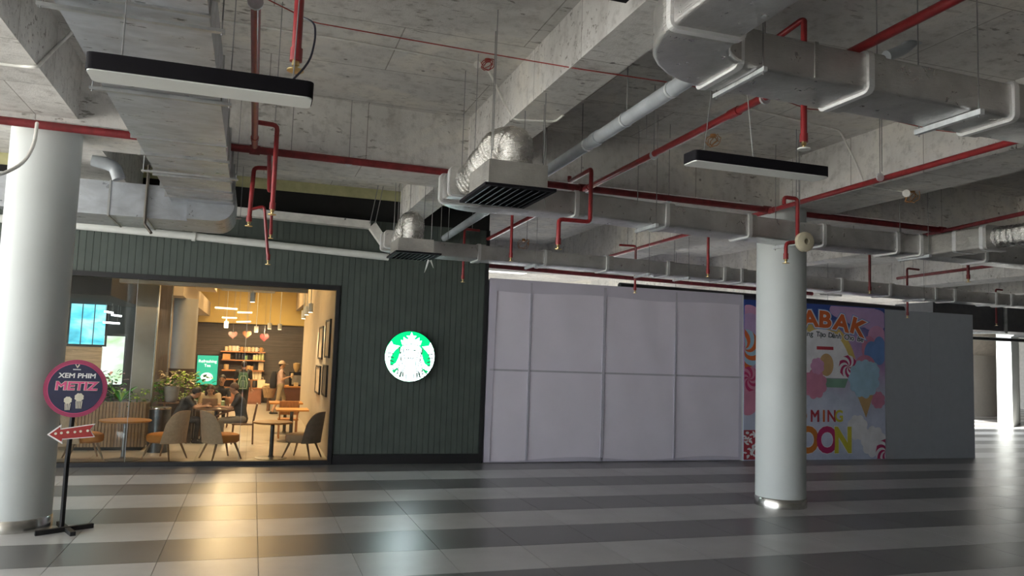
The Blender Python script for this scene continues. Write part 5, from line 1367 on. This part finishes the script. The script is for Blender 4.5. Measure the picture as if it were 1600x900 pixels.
    obj('hair', hm, hair, t, True, org=(0,0,0))
    t.location = loc; t.rotation_euler = (0,0,rz); ORG[t.name] = loc
    return t
skin = plain('warm skin', (.46,.26,.17), .55, var=.06); skin2 = plain('light warm skin', (.56,.34,.23), .55, var=.06)
hairb = plain('black hair', (.022,.017,.015), .5); hairr = plain('brown hair', (.085,.045,.028), .5)
drk = plain('charcoal shirt', (.045,.045,.048), .85, var=.2); drk2 = plain('near black tee', (.020,.020,.023), .85); crm = plain('cream top', (.62,.50,.33), .85)
jean = plain('faded trousers', (.20,.18,.15), .85, var=.15); khaki = plain('khaki shorts', (.38,.31,.21), .85); shoe = plain('dark shoes', (.03,.03,.03), .6); pinkt = plain('pale pink tee', (.56,.40,.37), .85); dkg = plain('dark trousers', (.035,.035,.04), .85)
def px_x(px, y): return P(px, 640, y=y).x
# leaning man at the left of the shared table (faces right, +x)
person('man in dark clothes leaning over the shared table at left', (px_x(278,18.6),18.55,0), PI/2, seated(waist=(0,-.06,.67), chest=(0,-.16,.85), neck=(0,-.27,1.0), head=(0,-.36,1.08), lsh=(.18,-.20,.96), rsh=(-.18,-.20,.96), lel=(.22,-.36,.78), rel=(-.22,-.36,.78), lwr=(.12,-.56,.80), rwr=(-.12,-.56,.80), hd=(.25,-1,-.45)), skin, drk, dkg, shoe, hairb)
# woman at the far side of the table, facing the window
person('woman with brown hair and cream top bending over the laptop', (px_x(327,19.5),19.6,0), 0, seated(head=(0,-.16,1.10), neck=(0,-.10,1.0), hd=(.15,-1,-.5)), skin2, crm, jean, shoe, hairr, True)
wood_chair('dark wooden chair under the woman with the laptop', (px_x(327,19.5),19.62,0), -PI/2, brw)
# person further back in black
person('person in black top sitting behind the woman with the laptop', (px_x(343,22),22.2,0), 0, seated(hd=(-.2,-1,-.1), head=(.02,-.09,1.24), neck=(0,-.05,1.08), chest=(0,-.03,.90)), skin, drk2, dkg, shoe, hairb)
wood_chair('dark wooden chair under the person in black further back', (px_x(343,22),22.22,0), -PI/2, brw)
# seated man on the right of the shared table, facing left
person('seated man in dark tee facing left with his arm on the table', (px_x(379,18.45),18.45,0), -PI/2, seated(waist=(0,-.03,.68), chest=(0,-.08,.90), neck=(0,-.13,1.07), head=(0,-.20,1.19), lsh=(.18,-.10,1.02), rsh=(-.18,-.10,1.02), lel=(.21,-.24,.78), rel=(-.22,-.18,.74), lwr=(.10,-.48,.80), rwr=(-.16,-.46,.62), hd=(0,-1,-.3)), skin, drk, jean, shoe, hairr)
# standing man seen from behind
px = px_x(377,24.6)
person('standing man seen from behind in a black tee at the back shelves', (px,24.6,0), PI, standing(), skin, drk2, dkg, shoe, hairb)
bp = thing('backpack', 'dark green backpack with pale outline on the standing man', 'backpack', (px,24.6-.2,1.0))
obj('body', MB().sweep(rrect(.30,.20,.06), [(px,24.42,.88),(px,24.42,.92),(px,24.42,1.10),(px,24.42,1.30),(px,24.42,1.38)], [(Vector((1,0,0)),Vector((0,1,0)))]*5, scales=[.85,1,1,.9,.6]), plain('dark green pack', (.05,.13,.10), .7, var=.3), bp, True)
gl = plain('pale green piping', (.36,.52,.42), .6)
obj('piping', MB().tube([(px-.11,24.315,.92),(px-.12,24.315,1.08),(px-.06,24.315,1.28),(px+.06,24.315,1.28),(px+.12,24.315,1.08),(px+.11,24.315,.92),(px-.11,24.315,.92)], .012, 6).tube([(px-.05,24.315,.96),(px-.05,24.315,1.14),(px+.05,24.315,1.14),(px+.05,24.315,.96)], .010, 6), gl, bp, True)
obj('strap', MB().tube([(px-.11,24.47,1.30),(px-.13,24.60,1.46),(px-.14,24.74,1.30)], .022, 6).tube([(px+.11,24.47,1.30),(px+.13,24.60,1.46),(px+.14,24.74,1.30)], .022, 6), plain('pack strap', (.03,.04,.04), .7), bp, True)
# walking man with cap
qx = px_x(436,26.4); yy = 26.4
person('walking man in pale cap, pink tee and khaki shorts', (qx,yy,0), PI/2, standing(lkn=(.10,-.14,.50), lan=(.10,-.10,.08), rkn=(-.10,.06,.49), ran=(-.10,.22,.10), lel=(.23,-.02,1.14), lwr=(.18,-.24,1.20), rel=(-.24,-.02,1.13), rwr=(-.18,-.24,1.22), hd=(0,-1,-.05)), skin2, pinkt, khaki, shoe, hairb, shorts=True)
cp = thing('cap', 'pale baseball cap on the walking man', 'cap', (qx,yy,1.6))
mb = MB(); vs = []; fs = []
for j in range(7):
    th = PI*.5*j/6
    for i in range(18): a = 2*PI*i/18; vs.append((qx+.01+.108*math.sin(th)*math.cos(a), yy+.098*math.sin(th)*math.sin(a), 1.625+.115*math.cos(th)))
for j in range(6):
    for i in range(18): i2 = (i+1)%18; fs.append((j*18+i,(j+1)*18+i,(j+1)*18+i2,j*18+i2))
capm = plain('beige cap', (.55,.42,.32), .8)
obj('crown', mb.add(vs, fs), capm, cp, True); obj('peak', MB().poly([(qx+.07,yy-.08,1.635),(qx+.17,yy-.07,1.615),(qx+.21,yy,1.61),(qx+.17,yy+.07,1.615),(qx+.07,yy+.08,1.635)], (0,0,1), .01), capm, cp)
b2 = thing('backpack', 'black backpack on the walking man with the cap', 'backpack', (qx-.2,yy,.95))
obj('body', MB().sweep(rrect(.20,.30,.06), [(qx-.23,yy,.84),(qx-.23,yy,.88),(qx-.24,yy,1.08),(qx-.22,yy,1.30),(qx-.21,yy,1.38)], [(Vector((1,0,0)),Vector((0,1,0)))]*5, scales=[.85,1,1.05,.9,.6]), drk2, b2, True)
obj('strap', MB().tube([(qx-.16,yy-.12,1.32),(qx-.02,yy-.14,1.47),(qx+.13,yy-.13,1.30)],.02,6).tube([(qx-.16,yy+.12,1.32),(qx-.02,yy+.14,1.47),(qx+.13,yy+.13,1.30)],.02,6), shoe, b2, True)
tag(obj('drink_cup', MB().lathe([(.035,0),(.048,.14),(.05,.15),(.02,.17)], (qx+.34,yy-.10,1.17), 14), cm['cream'], None, True), 'cream drink cup in the hand of the walking man', 'cup')
